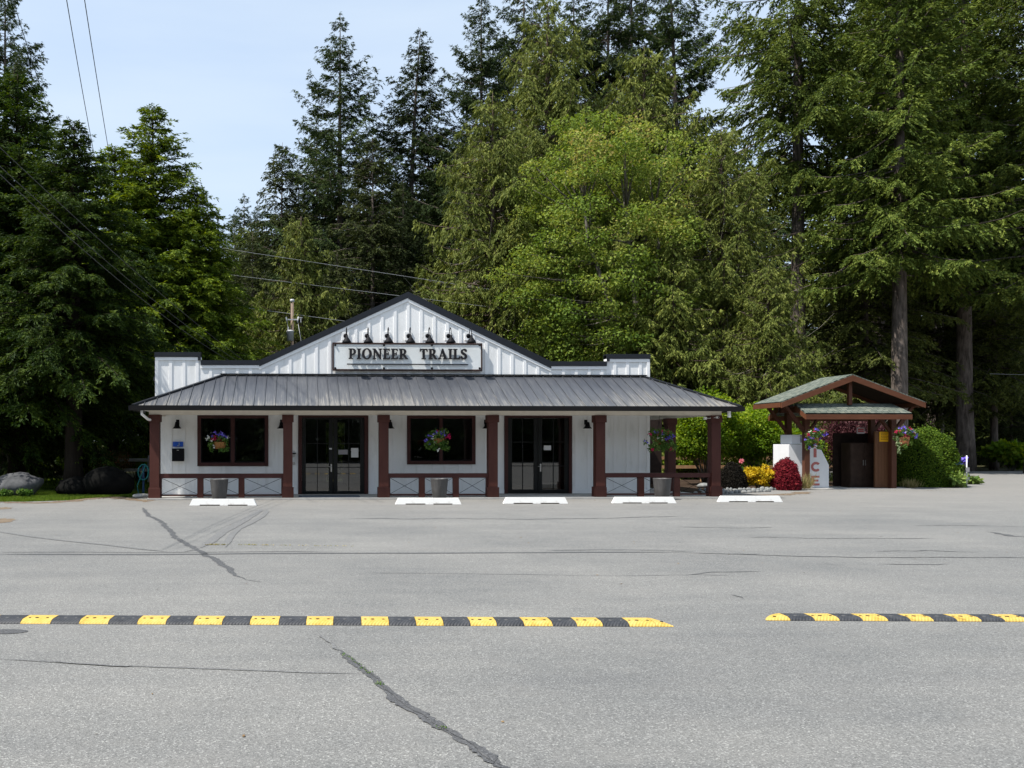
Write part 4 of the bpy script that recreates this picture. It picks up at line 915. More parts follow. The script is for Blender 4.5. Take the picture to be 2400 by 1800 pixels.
STY = dict(
 fir=dict(sl=(-.34,.50), cv=(-.12,-.04), tu=.24, phi=(25,65), dens=13., hang=.60, drp=.55, sp=.030, ll=.20, lw=.055, pw=.90, tw=.15, tz=-.25, mt=.15, jt=.018),
 doug=dict(sl=(-.35,.6), cv=(-.14,-.05), tu=.20, phi=(25,70), dens=9.0, hang=.50, drp=.55, sp=.036, ll=.21, lw=.070, pw=.62, tw=.22, tz=-.22, mt=.20, jt=.02),
 hem=dict(sl=(-.12,.5), cv=(-.28,-.15), tu=.02, phi=(35,75), dens=7.5, hang=.40, drp=.45, sp=.037, ll=.18, lw=.065, pw=.75, tw=.25, tz=-.15, mt=.20, jt=.02),
 cedar=dict(sl=(-.25,.5), cv=(-.55,-.35), tu=.42, phi=(40,85), dens=7.5, hang=1.1, drp=.60, sp=.031, ll=.20, lw=.055, pw=.64, tw=.18, tz=-.50, mt=.24, jt=.022),
 cedl=dict(sl=(.05,.75), cv=(-.34,-.22), tu=.02, phi=(12,50), dens=9.0, hang=.38, drp=.42, sp=.027, ll=.15, lw=.042, pw=.86, tw=.20, tz=.02, mt=.17, jt=.016))
def conifer_arrays(seed, H, R, zc, nb, sty, gaps=0.0, lean=(0,0), coarse=1.0, skew=None):
    g = np.random.default_rng(seed); s_ = STY[sty]
    f = np.sort(g.random(nb))**.92; z = zc + (H-zc)*f*.992
    r = R*np.power(1-f, s_['pw'])*(.62+.38*np.minimum(1,(f+.04)/.16)); L = r*g.uniform(.60,1.12,nb)*np.where(g.random(nb)<.08, 1.25, 1) + .14
    az = np.arange(nb)*2.39996 + g.normal(0,.5,nb)
    if gaps: L = L*np.where(np.sin(az*1.0+f*9)+g.normal(0,.5,nb) > 1.1, 1-gaps, 1)
    if skew: L = L*(1+skew[1]*np.cos(az-skew[0]))
    D = np.stack([np.cos(az), np.sin(az), 0*az], 1); LR = np.stack([-np.sin(az), np.cos(az), 0*az], 1); Zh = np.array([0,0,1.])
    sl = s_['sl'][0]+(s_['sl'][1]-s_['sl'][0])*f**1.3+g.normal(0,.13,nb); cv = g.uniform(*s_['cv'],nb); tu = s_['tu']*g.uniform(.5,1.4,nb)
    bx = lean[0]*(z/H)**2.2*H; by = lean[1]*(z/H)**2.2*H
    def P(i, s):
        return np.stack([bx[i],by[i],z[i]],-1) + L[i][...,None]*(D[i]*s[...,None] + Zh*(sl[i]*s+cv[i]*s**2+tu[i]*s**4)[...,None])
    # twigs
    nt = np.maximum(4, (L*s_['dens']/coarse).astype(int)+2); ti = np.repeat(np.arange(nb), nt); n = len(ti)
    s = np.clip(.10+.92*g.random(n)**.78, 0, 1); sg = np.where(g.random(n)<.5,-1.,1.)
    T = unit(D[ti] + Zh*(sl[ti]+2*cv[ti]*s+4*tu[ti]*s**3)[:,None]); ph = np.radians(g.uniform(*s_['phi'],n))
    td = unit(T*np.cos(ph)[:,None] + LR[ti]*(sg*np.sin(ph))[:,None] + Zh*s_['tz'] + g.normal(0,.14,(n,3)))
    tl = (s_['tw']*L[ti]*(1-s)**.75+s_['mt']*coarse+.06*L[ti])*g.uniform(.6,1.25,n); tp = P(ti, s); tv = g.random(n)
    # leaves
    nl = np.maximum(3, (tl/(s_['sp']*coarse)).astype(int)); li = np.repeat(np.arange(n), nl); m = len(li)
    q = g.random(m)**.85; c = tp[li] + td[li]*(tl[li]*q)[:,None] - Zh*(s_['drp']*tl[li]*q**2)[:,None] + g.normal(0,s_['jt']*coarse,(m,3))
    pr = np.cross(td[li], Zh); ax = td[li]*.75 + pr*g.uniform(-1,1,m)[:,None] - Zh*(s_['hang']*g.uniform(.3,1.4,m))[:,None] + g.normal(0,.22,(m,3))
    nr = Zh*.8 + g.normal(0,.7,(m,3))
    V, Q = leaves(c, ax, nr, s_['ll']*coarse*g.uniform(.65,1.3,m), s_['lw']*coarse*g.uniform(.7,1.3,m), .12)
    val = np.clip(.55*tv[li]+.45*g.random(m), 0, 1)
    # wood
    ss = np.linspace(0,1,6)[None,:].repeat(nb,0); ii = np.arange(nb)[:,None].repeat(6,1)
    bp = P(ii, ss*.96); br = (.012+.011*L)[:,None]*(1-ss*.8)
    return (V, Q, val), tubes(bp, br)
def trunk_mb(H, r0, seed, lean=(0,0), n=14, flare=1.25):
    rg = random.Random(seed); pts, rs = [], []
    wob = 0
    for i in range(n+1):
        t = i/n; wob += rg.gauss(0,.02)
        pts.append((lean[0]*t**2.2*H+wob*.5, lean[1]*t**2.2*H+wob*.3, -.05+H*t)); rs.append(max(.012, r0*(1-t)**.82*(flare if i == 0 else 1)))
    return MB().tube(pts, rs, 12)
PROTO = {}
def conifer(key, name, seed, H, R, zc, nb, sty, leaf, bark, r0, gaps=0.0, lean=(0,0), bare=0, skew=None):
    (V,Q,val), (bv,bq) = conifer_arrays(seed, H, R, zc, nb, sty, gaps, lean, skew=skew)
    root = thing(name, '', 'tree'); trunk_mb(H, r0, seed, lean).build('trunk', M[bark], root)
    bo = np_mesh('branches', bv, bq, M[bark], root); np_mesh('crown', V, Q, LM[leaf], root, val)
    if bare:
        g = np.random.default_rng(seed+7); f = g.random(bare)**.9; z = zc*.5+(H-zc*.5)*f*.9; az = g.random(bare)*2*np.pi
        L = (R*np.power(1-f,.7)*g.uniform(.85,1.2,bare)+.3); s = np.linspace(.25,1,8); D = np.stack([np.cos(az),np.sin(az),0*az],1); LR = np.stack([-np.sin(az),np.cos(az),0*az],1)
        cvz = g.uniform(-.75,-.35,bare); up = g.uniform(.35,.75,bare); sd = g.normal(0,.15,bare)
        Pp = np.stack([0*z,0*z,z],1)[:,None,:] + L[:,None,None]*(D[:,None,:]*s[None,:,None] + LR[:,None,:]*(sd[:,None]*s**2)[...,None] + np.array([0,0,1.])*(cvz[:,None]*s+up[:,None]*s**3)[...,None])
        tv, tq = tubes(Pp, .019*(1.15-s)[None,:].repeat(bare,0), 4); n0 = len(bq); bpy.data.objects.remove(bo); bo = np_mesh('branches', np.concatenate([bv, tv]), np.concatenate([bq, tq+len(bv)]), M[bark], root)
        bo.data.materials.append(M['twig']); mi = np.zeros(n0+len(tq), np.int32); mi[n0:] = 1; bo.data.polygons.foreach_set('material_index', mi)
    PROTO[key] = [root, H, False]
def place(key, px, Y, ytop, rz, label, wx=1.0, group='conifers behind the shop'):
    p = PROTO[key]; x = WX(px, Y); H = WZ(ytop, Y, px); s = H/p[1]; sc = (s*wx, s*wx, s)
    if not p[2]:
        p[2] = True; r = p[0]; r.location = (x, Y, 0); r.rotation_euler = (0,0,rz); r.scale = sc; r['label'] = label
    else: r = dup(p[0], (x, Y, 0), rz, label, sc)
    r['group'] = group; return r
conifer('firA', 'fir_tree', 11, 34, 8.8, 2, 280, 'fir', 'fir', 'bark_fir', .34, gaps=.55)
conifer('firB', 'fir_tree', 12, 33, 8.4, 2, 280, 'fir', 'fir', 'bark_fir', .34, gaps=.5, lean=(.028,0))
conifer('firC', 'fir_tree', 13, 35, 11.4, 2, 290, 'fir', 'fir', 'bark_fir', .36, gaps=.4)
conifer('doug', 'douglas_fir', 21, 38, 6.8, 17.5, 190, 'doug', 'fir_green', 'bark_fir', .50, gaps=.4)
conifer('doug2', 'douglas_fir', 22, 36, 5.2, 11.0, 290, 'doug', 'fir_green', 'bark_fir', .46, gaps=.4)
conifer('hem', 'hemlock_tree', 31, 21, 6.2, .6, 260, 'hem', 'hemlock_dark', 'bark_fir', .24, gaps=.2)
conifer('hem2', 'hemlock_tree', 32, 18, 4.6, 4.2, 220, 'hem', 'hemlock', 'bark_fir', .22, gaps=.3)
conifer('cedA', 'cedar_tree', 41, 26, 7.4, .6, 270, 'cedar', 'cedar', 'bark_cedar', .42, gaps=.4, bare=110)
conifer('cedB', 'cedar_tree', 42, 18, 5.8, .4, 240, 'cedar', 'cedar', 'bark_cedar', .32, gaps=.45, bare=100)
conifer('cedC', 'cedar_tree', 43, 13.4, 3.8, .3, 240, 'cedar', 'cedar', 'bark_cedar', .22, gaps=.35, bare=22)
conifer('lefA', 'cypress_tree', 51, 13.5, 4.1, 4.2, 400, 'cedl', 'cypress_dark', 'bark_dark', .36, gaps=.15)
conifer('lefD', 'cypress_tree', 53, 13.5, 5.0, 1.9, 420, 'cedl', 'cypress_dark', 'bark_dark', .30, gaps=.15)
conifer('lefB', 'cypress_tree', 52, 13.5, 4.8, 2.4, 420, 'cedl', 'cedar_left', 'bark_dark', .26, gaps=.1)

GC = 'conifers behind the shop'; GL_ = 'dark trees left of the shop'; GR = 'tall firs on the right'
place('firA', 797, 40, 29, .3, 'tall open fir left of centre, its bare trunk showing against the sky', 1.2)
place('firB', 952, 43, 63, 0, 'tall dark fir whose narrow tip leans right against the sky', 1.2)
place('firC', 1128, 38, -18, 2.0, 'tall dark fir cut by the top edge, right of the leaning-tip fir')
place('firC', 1345, 45, -70, 4.0, 'dark fir showing behind the tall pale cedar at the top edge')
place('firA', 1480, 47, -120, 1.0, 'dark fir behind the maple top with sky showing through')
place('firB', 1596, 39, -170, 2.2, 'dark fir with a bare grey trunk at the top edge, above right of the maple')
place('firC', 1228, 42, -95, 5.2, 'dark fir behind the tall pale cedar, left side')
place('firC', 1425, 43, -110, 2.9, 'dark fir crowding in between the pale cedar and the firs behind the maple')
place('firA', 742, 45, 262, 2.4, 'dark fir tucked between the brownish fir and the tall open fir')
place('firB', 1022, 44, 262, 3.3, 'dark fir between the leaning-tip fir and the fir cut by the top edge', 1.2)
place('hem', 873, 30, 315, .5, 'brownish green hemlock rising straight behind the gable peak')
place('hem', 662, 40, 332, 2.3, 'brownish fir left of the tall open fir', .9)
place('firC', 700, 43, 395, 3.0, 'dark fir low between the brownish fir and the tall open fir')
place('hem', 592, 29, 548, 4.1, 'dull olive hemlock above the low left parapet')
place('cedC', 706, 20, 505, 0, 'pale green cedar behind the utility pole', 1.05)
place('hem', 790, 26, 590, 5.0, 'dark green hemlock filling in behind the left gable slope')
place('firC', 945, 34, 420, 1.4, 'dark green fir between the gable peak and the pale cedar')
place('hem2', 1015, 30, 560, .8, 'shadowed hemlock right of the gable peak', 1.1)
place('hem', 545, 33, 600, 1.1, 'olive hemlock edge just right of the left dark trees', .9)
place('cedC', 610, 24, 690, 2.0, 'small cedar low above the left parapet', .9)
place('cedA', 1285, 27, -25, 0, 'very tall pale green cedar left of the maple, cut by the top edge')
place('cedB', 1155, 21, 215, 1.0, 'pale drooping cedar above the right gable slope', 1.0)
place('cedB', 1510, 28, 105, 3.3, 'pale cedar top showing just above the maple')
place('cedB', 1690, 17.5, 292, 4.6, 'wide sunlit drooping cedar right of the maple, behind the porch roof', 1.1)
place('cedC', 1800, 13, 620, 1.2, 'drooping cedar just left of the shelter roof', 1.15)
place('cedC', 1580, 15, 560, 4.0, 'drooping cedar low behind the right parapet step', 1.15)
place('doug', 1870, 25, -410, .4, 'big douglas fir with a bare dark trunk above the shelter', group=GR)
place('doug2', 2107, 20, -400, 0, 'big douglas fir with a pale lit trunk right behind the shelter', group=GR)
place('doug2', 2262, 25, -380, 2.4, 'big douglas fir whose trunk meets the ground behind the clipped hedge', group=GR)
place('doug2', 2425, 20, -260, 4.2, 'big fir whose boughs hang in at the right edge', group=GR)
place('doug', 2060, 40, -330, 3.1, 'shadowed tall fir behind, between the two big douglas firs', group=GR)
place('doug2', 2190, 37, -420, 5.0, 'shadowed fir far back between the two trunks right of the shelter', group=GR)
place('hem2', 2030, 24, 330, 1.9, 'lit hemlock boughs hanging left of the pale trunk', group=GR)
place('hem2', 1945, 24, 800, .2, 'low hemlock between the bare dark trunk and the pale trunk', 1.2, group=GR)
place('hem2', 2330, 27, 420, 3.6, 'hemlock with pale boughs right of the trunk behind the hedge', group=GR)
place('hem2', 2200, 28, 500, 3.9, 'dim hemlock in the gap between the two right trunks', group=GR)
place('hem', 2370, 31, 790, 4.4, 'low shadowed conifer at the right edge behind the road', group=GR)
place('lefA', 172, 3.4, 285, .7, 'dark cypress with a thick black trunk left of the shop', group=GL_)
place('lefB', 270, 14.5, 345, 1.8, 'dense dark cypress between the thick trunk and the spire', 1.15, group=GL_)
place('lefB', 357, 15.5, 250, .2, 'cypress with the pointed spire left of the shop', 1.0, group=GL_)
place('lefB', 462, 15, 437, 3.0, 'bright narrow cypress at the right end of the left trees', .95, group=GL_)
place('lefB', 415, 14.5, 520, 4.0, 'lower cypress just left of the bright narrow one', 1.1, group=GL_)
place('lefD', 40, 6.6, 170, 2.6, 'darkest broad cypress at the left edge', 1.05, group=GL_)
place('lefD', -100, 6.4, 230, 4.4, 'cypress cut off by the left edge', 1.0, group=GL_)
place('firC', 12, 18, -60, .9, 'thin feathery fir top against the sky in the upper left corner', group=GL_)
place('firA', 572, 105, 452, 0, 'distant blue-green fir in the sky gap', 1.2, group='distant firs on the hill')
place('firC', 550, 98, 500, 2, 'distant fir, slightly lower, at the left of the sky gap', .9, group='distant firs on the hill')
place('firC', 603, 92, 478, 4, 'distant fir, right one in the sky gap', .9, group='distant firs on the hill')
# far wood: one mass behind everything, and the wood across the road behind the camera
def forest(name, spots, sty, leaf, seed, coarse=2.6):
    Vs, Qs, vs, off = [], [], [], 0; protos = []
    for k in range(3):
        a, b = conifer_arrays(seed+k, 30, 6.4, .4, 130, sty, .2, coarse=coarse); protos.append((a, b))
    g = random.Random(seed)
    for (x, y, h) in spots:
        a, b = protos[g.randrange(3)]; s = h/30; t = g.random()*6.28; c_, s__ = math.cos(t), math.sin(t)
        for (V, Q, val) in (a, (b[0], b[1], np.zeros(len(b[1])))):
            X = V*np.array([s*1.25, s*1.25, s]); X = np.stack([X[:,0]*c_-X[:,1]*s__+x, X[:,0]*s__+X[:,1]*c_+y, X[:,2]], 1)
            Vs.append(X); Qs.append(Q+off); vs.append(val*.8); off += len(V)
    return kind(np_mesh(name, np.concatenate(Vs), np.concatenate(Qs), LM[leaf], None, np.concatenate(vs)), 'stuff')
g = random.Random(77); sp = []
for px in range(480, 2560, 46):
    Y = g.uniform(48, 62); lim = 470 if px < 680 else 390 if px < 1060 else 230 if px < 1700 else 330 if px < 2050 else 240
    sp.append((WX(px, Y), Y, WZ(lim+g.uniform(0,130), Y, px)))
for px in range(520, 1700, 70):
    Y = g.uniform(38, 44); sp.append((WX(px, Y), Y, WZ(600+g.uniform(0,120), Y, px)))
for px in range(1700, 2700, 60):
    Y = g.uniform(36, 44); sp.append((WX(px, Y), Y, WZ(470+g.uniform(0,200), Y, px)))
for px in range(-160, 480, 80):
    Y = g.uniform(26, 36); sp.append((WX(px, Y), Y, WZ(620+g.uniform(0,120), Y, px)))
for k in range(44):
    x = -26-1.9*k+g.uniform(-1.5,1.5); sp.append((x, g.uniform(22,44), g.uniform(15,27)))
forest('forest', sp, 'hem', 'hemlock', 60)
sp2 = [(x+g.uniform(-1,1), -48+g.uniform(-4,4), g.uniform(13,20)) for x in range(-66, 68, 4)]
sp2 += [(x+g.uniform(-1,1), -54+g.uniform(-3,3), g.uniform(8,15)) for x in range(-66, 68, 4)]
sp2 += [(x+g.uniform(-1,1), -60+g.uniform(-3,3), g.uniform(17,25)) for x in range(-80, 82, 3)]
forest('forest', sp2, 'hem', 'fir', 70, coarse=3.5)

# broad-leaved clouds of leaves
def leaf_cloud(g, C, Rr, n, size, up=.8, shell=.5):
    "C (k,3) centres, Rr (k,3) radii, n leaves per clump"
    k = len(C); i = np.repeat(np.arange(k), n); m = len(i); d = unit(g.normal(0,1,(m,3))); r = (shell+(1-shell)*g.random(m))**.6
    c = C[i] + d*Rr[i]*r[:,None]; ax = g.normal(0,1,(m,3)) + d*.6 - np.array([0,0,.35]); nr = g.normal(0,.6,(m,3)) + np.array([0,0,up]) + d*.4
    V, Q = leaves(c, ax, nr, size*g.uniform(.6,1.3,m), size*.72*g.uniform(.7,1.2,m), .18)
    cv = g.random(k); return V, Q, np.clip(.5*cv[i]+.5*g.random(m), 0, 1)
# the big maple
def maple():
    g = np.random.default_rng(5); Y = 17.5; bx = WX(1510, Y); cx = WX(1405, Y)-bx; zt = WZ(262, Y, 1405); root = thing('maple_tree', 'big round maple in fresh yellow-green leaf behind the right gable slope', 'tree', (bx, Y, 0))
    R = (WX(1634, Y)-WX(1222, Y))/2; C = []
    zc = zt*.56
    for _ in range(4000):
        d = unit(g.normal(0,1,3)); rr = g.uniform(.45,1)**.5; p = np.array([d[0]*R*rr, d[1]*R*.8*rr, d[2]*(zt-zc)*rr])
        h = (p[2]+zc)
        if h < zt*.16 or (h < zc and np.hypot(p[0], p[1]) > R*1.0): continue
        q = p + np.array([cx, 0, zc])
        if all(np.linalg.norm((q-c)*np.array([1,1,1.5])) > .85 for c in C): C.append(q)
        if len(C) > 195: break
    for (px, py) in ((1180,640),(1230,600),(1245,680),(1300,720),(1330,790),(1260,760),(1210,700),(1560,330),(1620,360),(1600,420)):
        x, z = W(px, py, Y-1); C.append(np.array([x-bx, -1.2+g.uniform(-.5,.5), z]))
    C = np.array(C); Rr = np.stack([g.uniform(.75,1.3,len(C)), g.uniform(.75,1.3,len(C)), g.uniform(.36,.58,len(C))], 1)
    V, Q, v = leaf_cloud(g, C, Rr, 300, .155, up=.9, shell=.25)
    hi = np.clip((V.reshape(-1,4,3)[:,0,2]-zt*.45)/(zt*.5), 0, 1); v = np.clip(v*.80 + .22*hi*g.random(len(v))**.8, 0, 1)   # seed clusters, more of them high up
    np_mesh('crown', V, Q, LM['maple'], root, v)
    tr = MB(); st = []
    for (x1, x2, r) in ((1505,1478,.26),(1530,1545,.22),(1490,1380,.18)):
        P = [Vector((0+(x1-1510)*.004, 0, -.05)), Vector((WX(x1,Y)-bx, .1, zt*.25)), Vector((WX((x1*.5+x2*.5),Y)-bx, -.1, zt*.45)), Vector((WX(x2,Y)-bx, 0, zt*.64)), Vector((WX(x2-18,Y)-bx, .2, zt*.82))]
        tr.tube(P, [r, r*.85, r*.65, r*.42, r*.15], 10); st += [P[1].lerp(P[2], t) for t in (0,.3,.6,.9)] + [P[2].lerp(P[3], t) for t in (.1,.4,.7,1)] + [P[3].lerp(P[4], .5)]
    tr.build('trunk', M['bark_maple'], root)
    br = MB()
    for i, c in enumerate(C):
        if i % 2 == 0 or i > 193:
            c = Vector(c); s = min(st, key=lambda p: (p-c).length + max(0, p.z-c.z)*1.5); mid = s.lerp(c, .5) + Vector((0,0,-.15+.1*(i % 3))); br.tube([s, mid, c], [.055,.035,.012], 5)
    br.build('branches', M['bark_maple'], root)
maple()
# shrubs
def shrub(name, label, px, py, Y, wpx, hpx, leaf, size, n, seed, cat='shrub', clumps=26, squash=.8, depth=None, sur=.35, up=.5, ground=True, group=None):
    "leafy bush whose silhouette spans wpx x hpx photo pixels with its foot at (px,py)"
    g = np.random.default_rng(seed); x, zb = W(px, py, Y); sc = (WX(px+50, Y)-WX(px-50, Y))/100; Rx = wpx*sc/2; h = hpx*sc; Ry = depth or Rx*.85
    zb = 0 if ground else zb
    root = thing(name, label, cat, (x, Y, zb), group=group); C = []
    for _ in range(clumps):
        d = unit(g.normal(0,1,3)); rr = g.uniform(.3,.78); C.append([d[0]*Rx*rr, d[1]*Ry*rr, h*.52+d[2]*h*.42*rr])
    C = np.array(C); r = min(Rx, h*.5)*.42; Rr = np.stack([g.uniform(.7,1.2,clumps)*r, g.uniform(.7,1.2,clumps)*r, g.uniform(.5,.9,clumps)*r], 1)
    V, Q, v = leaf_cloud(g, C, Rr, max(8, n//clumps), size, up=up, shell=sur); V[:,2] = np.maximum(V[:,2], .01)
    np_mesh('foliage', V, Q, LM[leaf], root, v)
    st = MB()
    for i in range(0, clumps, 2): c = C[i]; st.tube([(c[0]*.1, c[1]*.1, -.02), (c[0]*.5, c[1]*.5, c[2]*.55), tuple(c)], [.025,.016,.006], 5)
    st.build('stems', M['bark_maple'], root); return root
def dome(name, label, px, py, Y, wpx, hpx, leaf, size, n, seed, cat='shrub', power=2.4, depth=None):
    "clipped bush: leaves over a smooth dome"
    g = np.random.default_rng(seed); x, _ = W(px, py, Y); sc = (WX(px+50, Y)-WX(px-50, Y))/100; Rx = wpx*sc/2; h = hpx*sc; Ry = depth or Rx
    root = thing(name, label, cat, (x, Y, 0)); d = unit(g.normal(0,1,(n,3))); d[:,2] = np.abs(d[:,2])*1.0
    e = 2/power; sp_ = np.sign(d)*np.abs(d)**e; k = (np.sum(np.abs(d)**power, 1))**(1/power); p = d/k[:,None]
    p = p*np.array([Rx, Ry, h])*(1-.15*g.random(n)**1.6)[:,None]*(1+.045*np.sin(d[:,0]*7+seed)*np.sin(d[:,1]*6+d[:,2]*8)+.05*np.maximum(0,g.normal(0,1,n)-1.2))[:,None]; nr = p/np.array([Rx,Ry,h])**2; nr = unit(nr)
    V, Q = leaves(p, g.normal(0,1,(n,3))+nr*.55, nr+g.normal(0,.45,(n,3)), size*g.uniform(.6,1.3,n), size*.6*g.uniform(.7,1.3,n), .1)
    V[:,2] = np.maximum(V[:,2], .005)
    np_mesh('foliage', V, Q, LM[leaf], root, np.clip(g.random(n)*.6+g.random(n)*.4, 0, 1))
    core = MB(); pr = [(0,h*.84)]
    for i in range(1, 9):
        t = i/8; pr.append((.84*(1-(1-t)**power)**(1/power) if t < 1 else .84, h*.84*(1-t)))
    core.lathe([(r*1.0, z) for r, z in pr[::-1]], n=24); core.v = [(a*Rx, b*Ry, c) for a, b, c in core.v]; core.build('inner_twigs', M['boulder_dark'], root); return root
dome('clipped_hedge', 'big clipped green hedge dome right of the shelter', 2160, 1145, 6.7, 140, 131, 'hedge', .07, 30000, 301, power=2.7, depth=1.1, cat='hedge')
dome('barberry_shrub', 'round dark red shrub in front of the ice box', 1841, 1146, 4.35, 62, 71, 'redshrub', .06, 9000, 302, power=2.1)
shrub('gold_shrub', 'bright golden yellow shrub behind the river rocks', 1778, 1147, 4.7, 76, 62, 'yellowshrub', .075, 7000, 303, clumps=34)
dome('dark_shrub', 'low dark brown mounded shrub right of the last porch post', 1716, 1146, 4.6, 66, 62, 'shrub_dark', .05, 9000, 304, power=1.9)
shrub('vine_maple', 'tall bright green vine maple beside the open porch end', 1655, 1130, 8.2, 170, 245, 'vine', .10, 30000, 305, clumps=70, cat='tree')
shrub('vine_maple', 'bright green vine maple just left of the shelter', 1770, 1128, 8.6, 165, 205, 'vine', .10, 24000, 306, clumps=60, cat='tree')
shrub('vine_maple', 'green leafy bush seen through the open porch end', 1590, 1112, 13.5, 110, 110, 'vine', .10, 9000, 307, clumps=40, cat='tree')
shrub('vine_maple', 'dim green bush behind the ice box', 1880, 1125, 8.8, 120, 150, 'vine', .10, 11000, 308, clumps=36, cat='tree')
shrub('purple_maple', 'purple-leaved small maple behind the shelter', 2010, 1120, 8.6, 190, 205, 'purple_tree', .08, 16000, 309, clumps=46, cat='tree')
shrub('rhododendron', 'small shrub with pink flowers behind the golden shrub', 1742, 1128, 5.4, 40, 55, 'basket_leaf', .10, 1400, 310, clumps=12)
shrub('rhododendron_bloom', 'pink rhododendron flowers left of the golden shrub', 1738, 1087, 5.0, 14, 13, 'pink', .06, 240, 311, clumps=5, ground=False, cat='flowers')
shrub('pieris_shrub', 'shrub with rusty red new leaves left of the shop', 262, 1112, 10.2, 120, 90, 'pieris', .10, 8000, 312, clumps=40)
shrub('garden_shrub', 'bright yellow-green bush right behind the rusty-leaved shrub', 322, 1108, 11.2, 88, 128, 'vine', .11, 8000, 313, clumps=34)
shrub('garden_shrub', 'sunlit bush far left behind the dark trunk', 70, 1100, 10, 120, 60, 'vine', .11, 5600, 314, clumps=26)
shrub('garden_shrub', 'sunlit bush behind the thick black trunk', 195, 1100, 11, 110, 70, 'vine', .11, 5600, 315, clumps=26)
shrub('low_plant', 'leafy low plant at the left end of the boulder', 10, 1160, 1.0, 34, 22, 'basket_leaf', .08, 800, 316, clumps=10, cat='plant')
shrub('low_plant', 'leafy low plant in front of the grey boulder', 60, 1159, 1.0, 42, 22, 'basket_leaf', .08, 900, 317, clumps=10, cat='plant')
shrub('hosta', 'variegated yellow hosta at the corner of the clipped hedge', 2243, 1147, 5.6, 52, 40, 'bluegreen', .16, 700, 318, clumps=12, cat='plant', up=1.0)
shrub('juniper', 'low spreading green plant right of the hedge', 2264, 1116, 8.4, 80, 20, 'bluegreen', .16, 900, 319, clumps=18, cat='plant')
shrub('roadside_bush', 'dim green bush under the trees at the right edge', 2370, 1108, 24.6, 110, 75, 'vine', .30, 3000, 320, clumps=26)
shrub('roadside_bush', 'green undergrowth behind the hedge near the trunk', 2225, 1104, 27, 80, 80, 'hemlock', .25, 3400, 321, clumps=30)
def tuft(name, label, px, py, Y, wpx, hpx, leaf, n, seed, cat='grass'):
    g = np.random.default_rng(seed); sc = (WX(px+50, Y)-WX(px-50, Y))/100; h = hpx*sc; Rx = wpx*sc/2; c = g.normal(0,1,(n,3))*np.array([Rx*.35,Rx*.3,0]); a = np.arctan2(c[:,1], c[:,0])+g.normal(0,.8,n)
    ax = np.stack([np.cos(a)*.5, np.sin(a)*.5, np.ones(n)], 1)+g.normal(0,.12,(n,3)); c[:,2] = 0
    V, Q = leaves(c, ax, np.stack([np.cos(a),np.sin(a),0*a],1)+g.normal(0,.3,(n,3)), h*g.uniform(.5,1.1,n), np.full(n,.014), .15)
    root = thing(name, label, cat, (WX(px,Y), Y, 0)); np_mesh('blades', V, Q, LM[leaf], root, g.random(n)); return root
tuft('ornamental_grass', 'straw-coloured ornamental grass at the foot of the ice box', 1884, 1152, 4.55, 50, 42, 'dry', 260, 401)
tuft('ornamental_grass', 'small dull grass tuft in front of the clipped hedge', 2135, 1146, 5.45, 40, 24, 'dry', 240, 402)
# boulders
def boulder(name, label, px, py, Y, wpx, hpx, m, seed, depth=None, z=0.0, cat='boulder', group=None, rough=.16, sub=3, top=None):
    import bmesh
    g = random.Random(seed); sc = (WX(px+50, Y)-WX(px-50, Y))/100; bm = bmesh.new(); bmesh.ops.create_icosphere(bm, subdivisions=sub, radius=1)
    ph = [(Vector((g.gauss(0,1),g.gauss(0,1),g.gauss(0,1)))*g.uniform(.8,2.6), g.random()*6) for _ in range(7)]
    rx, h = wpx*sc/2, hpx*sc
    for v in bm.verts:
        d = v.co.copy(); k = 1 + rough*sum(math.sin(d.dot(a)*1.5+p) for a, p in ph)/3
        v.co = Vector((d.x*rx*k, d.y*(depth or rx*.8)*k, h*.42+d.z*h*.56*k))
    me = bpy.data.meshes.new(name); bm.to_mesh(me); bm.free(); me.materials.append(m)
    for p in me.polygons: p.use_smooth = True
    o = bpy.data.objects.new(name, me); COL.objects.link(o); o.location = (WX(px,Y), Y, z); o.rotation_euler = (0,0,0); return tag(o, label, cat, group)
boulder('boulder', 'grey boulder in shade at the left edge', 38, 1150, 1.9, 125, 58, M['boulder'], 501, rough=.2)
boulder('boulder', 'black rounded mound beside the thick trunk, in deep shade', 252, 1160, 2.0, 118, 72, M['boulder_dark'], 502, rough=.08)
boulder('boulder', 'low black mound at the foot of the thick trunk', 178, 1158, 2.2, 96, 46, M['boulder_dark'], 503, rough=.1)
g = random.Random(9); n = 0
for row, (ya, yb, x0, x1, dy) in enumerate(((1150.5, 1147, 1690, 1850, 0), (1156.5, 1151.5, 1688, 1798, 0))):
    px = x0
    while px < x1:
        wd = g.uniform(8, 15); t = (px-x0)/(x1-x0); py = ya+(yb-ya)*t; gx, gy = G(px+wd/2, py+1)
        boulder('river_rock', 'rounded grey river rock in the edging right of the porch', px+wd/2, py, gy, wd, g.uniform(7.5, 10.5), M['rock'], 600+n, cat='rock', group='river rocks edging the bed', sub=2, z=-.02); px += wd*.92; n += 1
for i, (px, py, wd, hd) in enumerate(((1655,1150,12,9),(1648,1156,10,8),(1662,1157,13,10),(1640,1148,9,7),(1630,1157,11,8))):
    boulder('river_rock', 'rounded grey river rock seen through the porch railing', px, py, G(px,py+1)[1], wd, hd, M['rock'], 680+i, cat='rock', group='river rocks behind the railing', sub=2, z=-.02)
boulder('pale_rock', 'pale flat rock seen through the porch railing', 1650, 1143, G(1650,1143)[1], 30, 11, M['rock'], 690, cat='rock', sub=2)
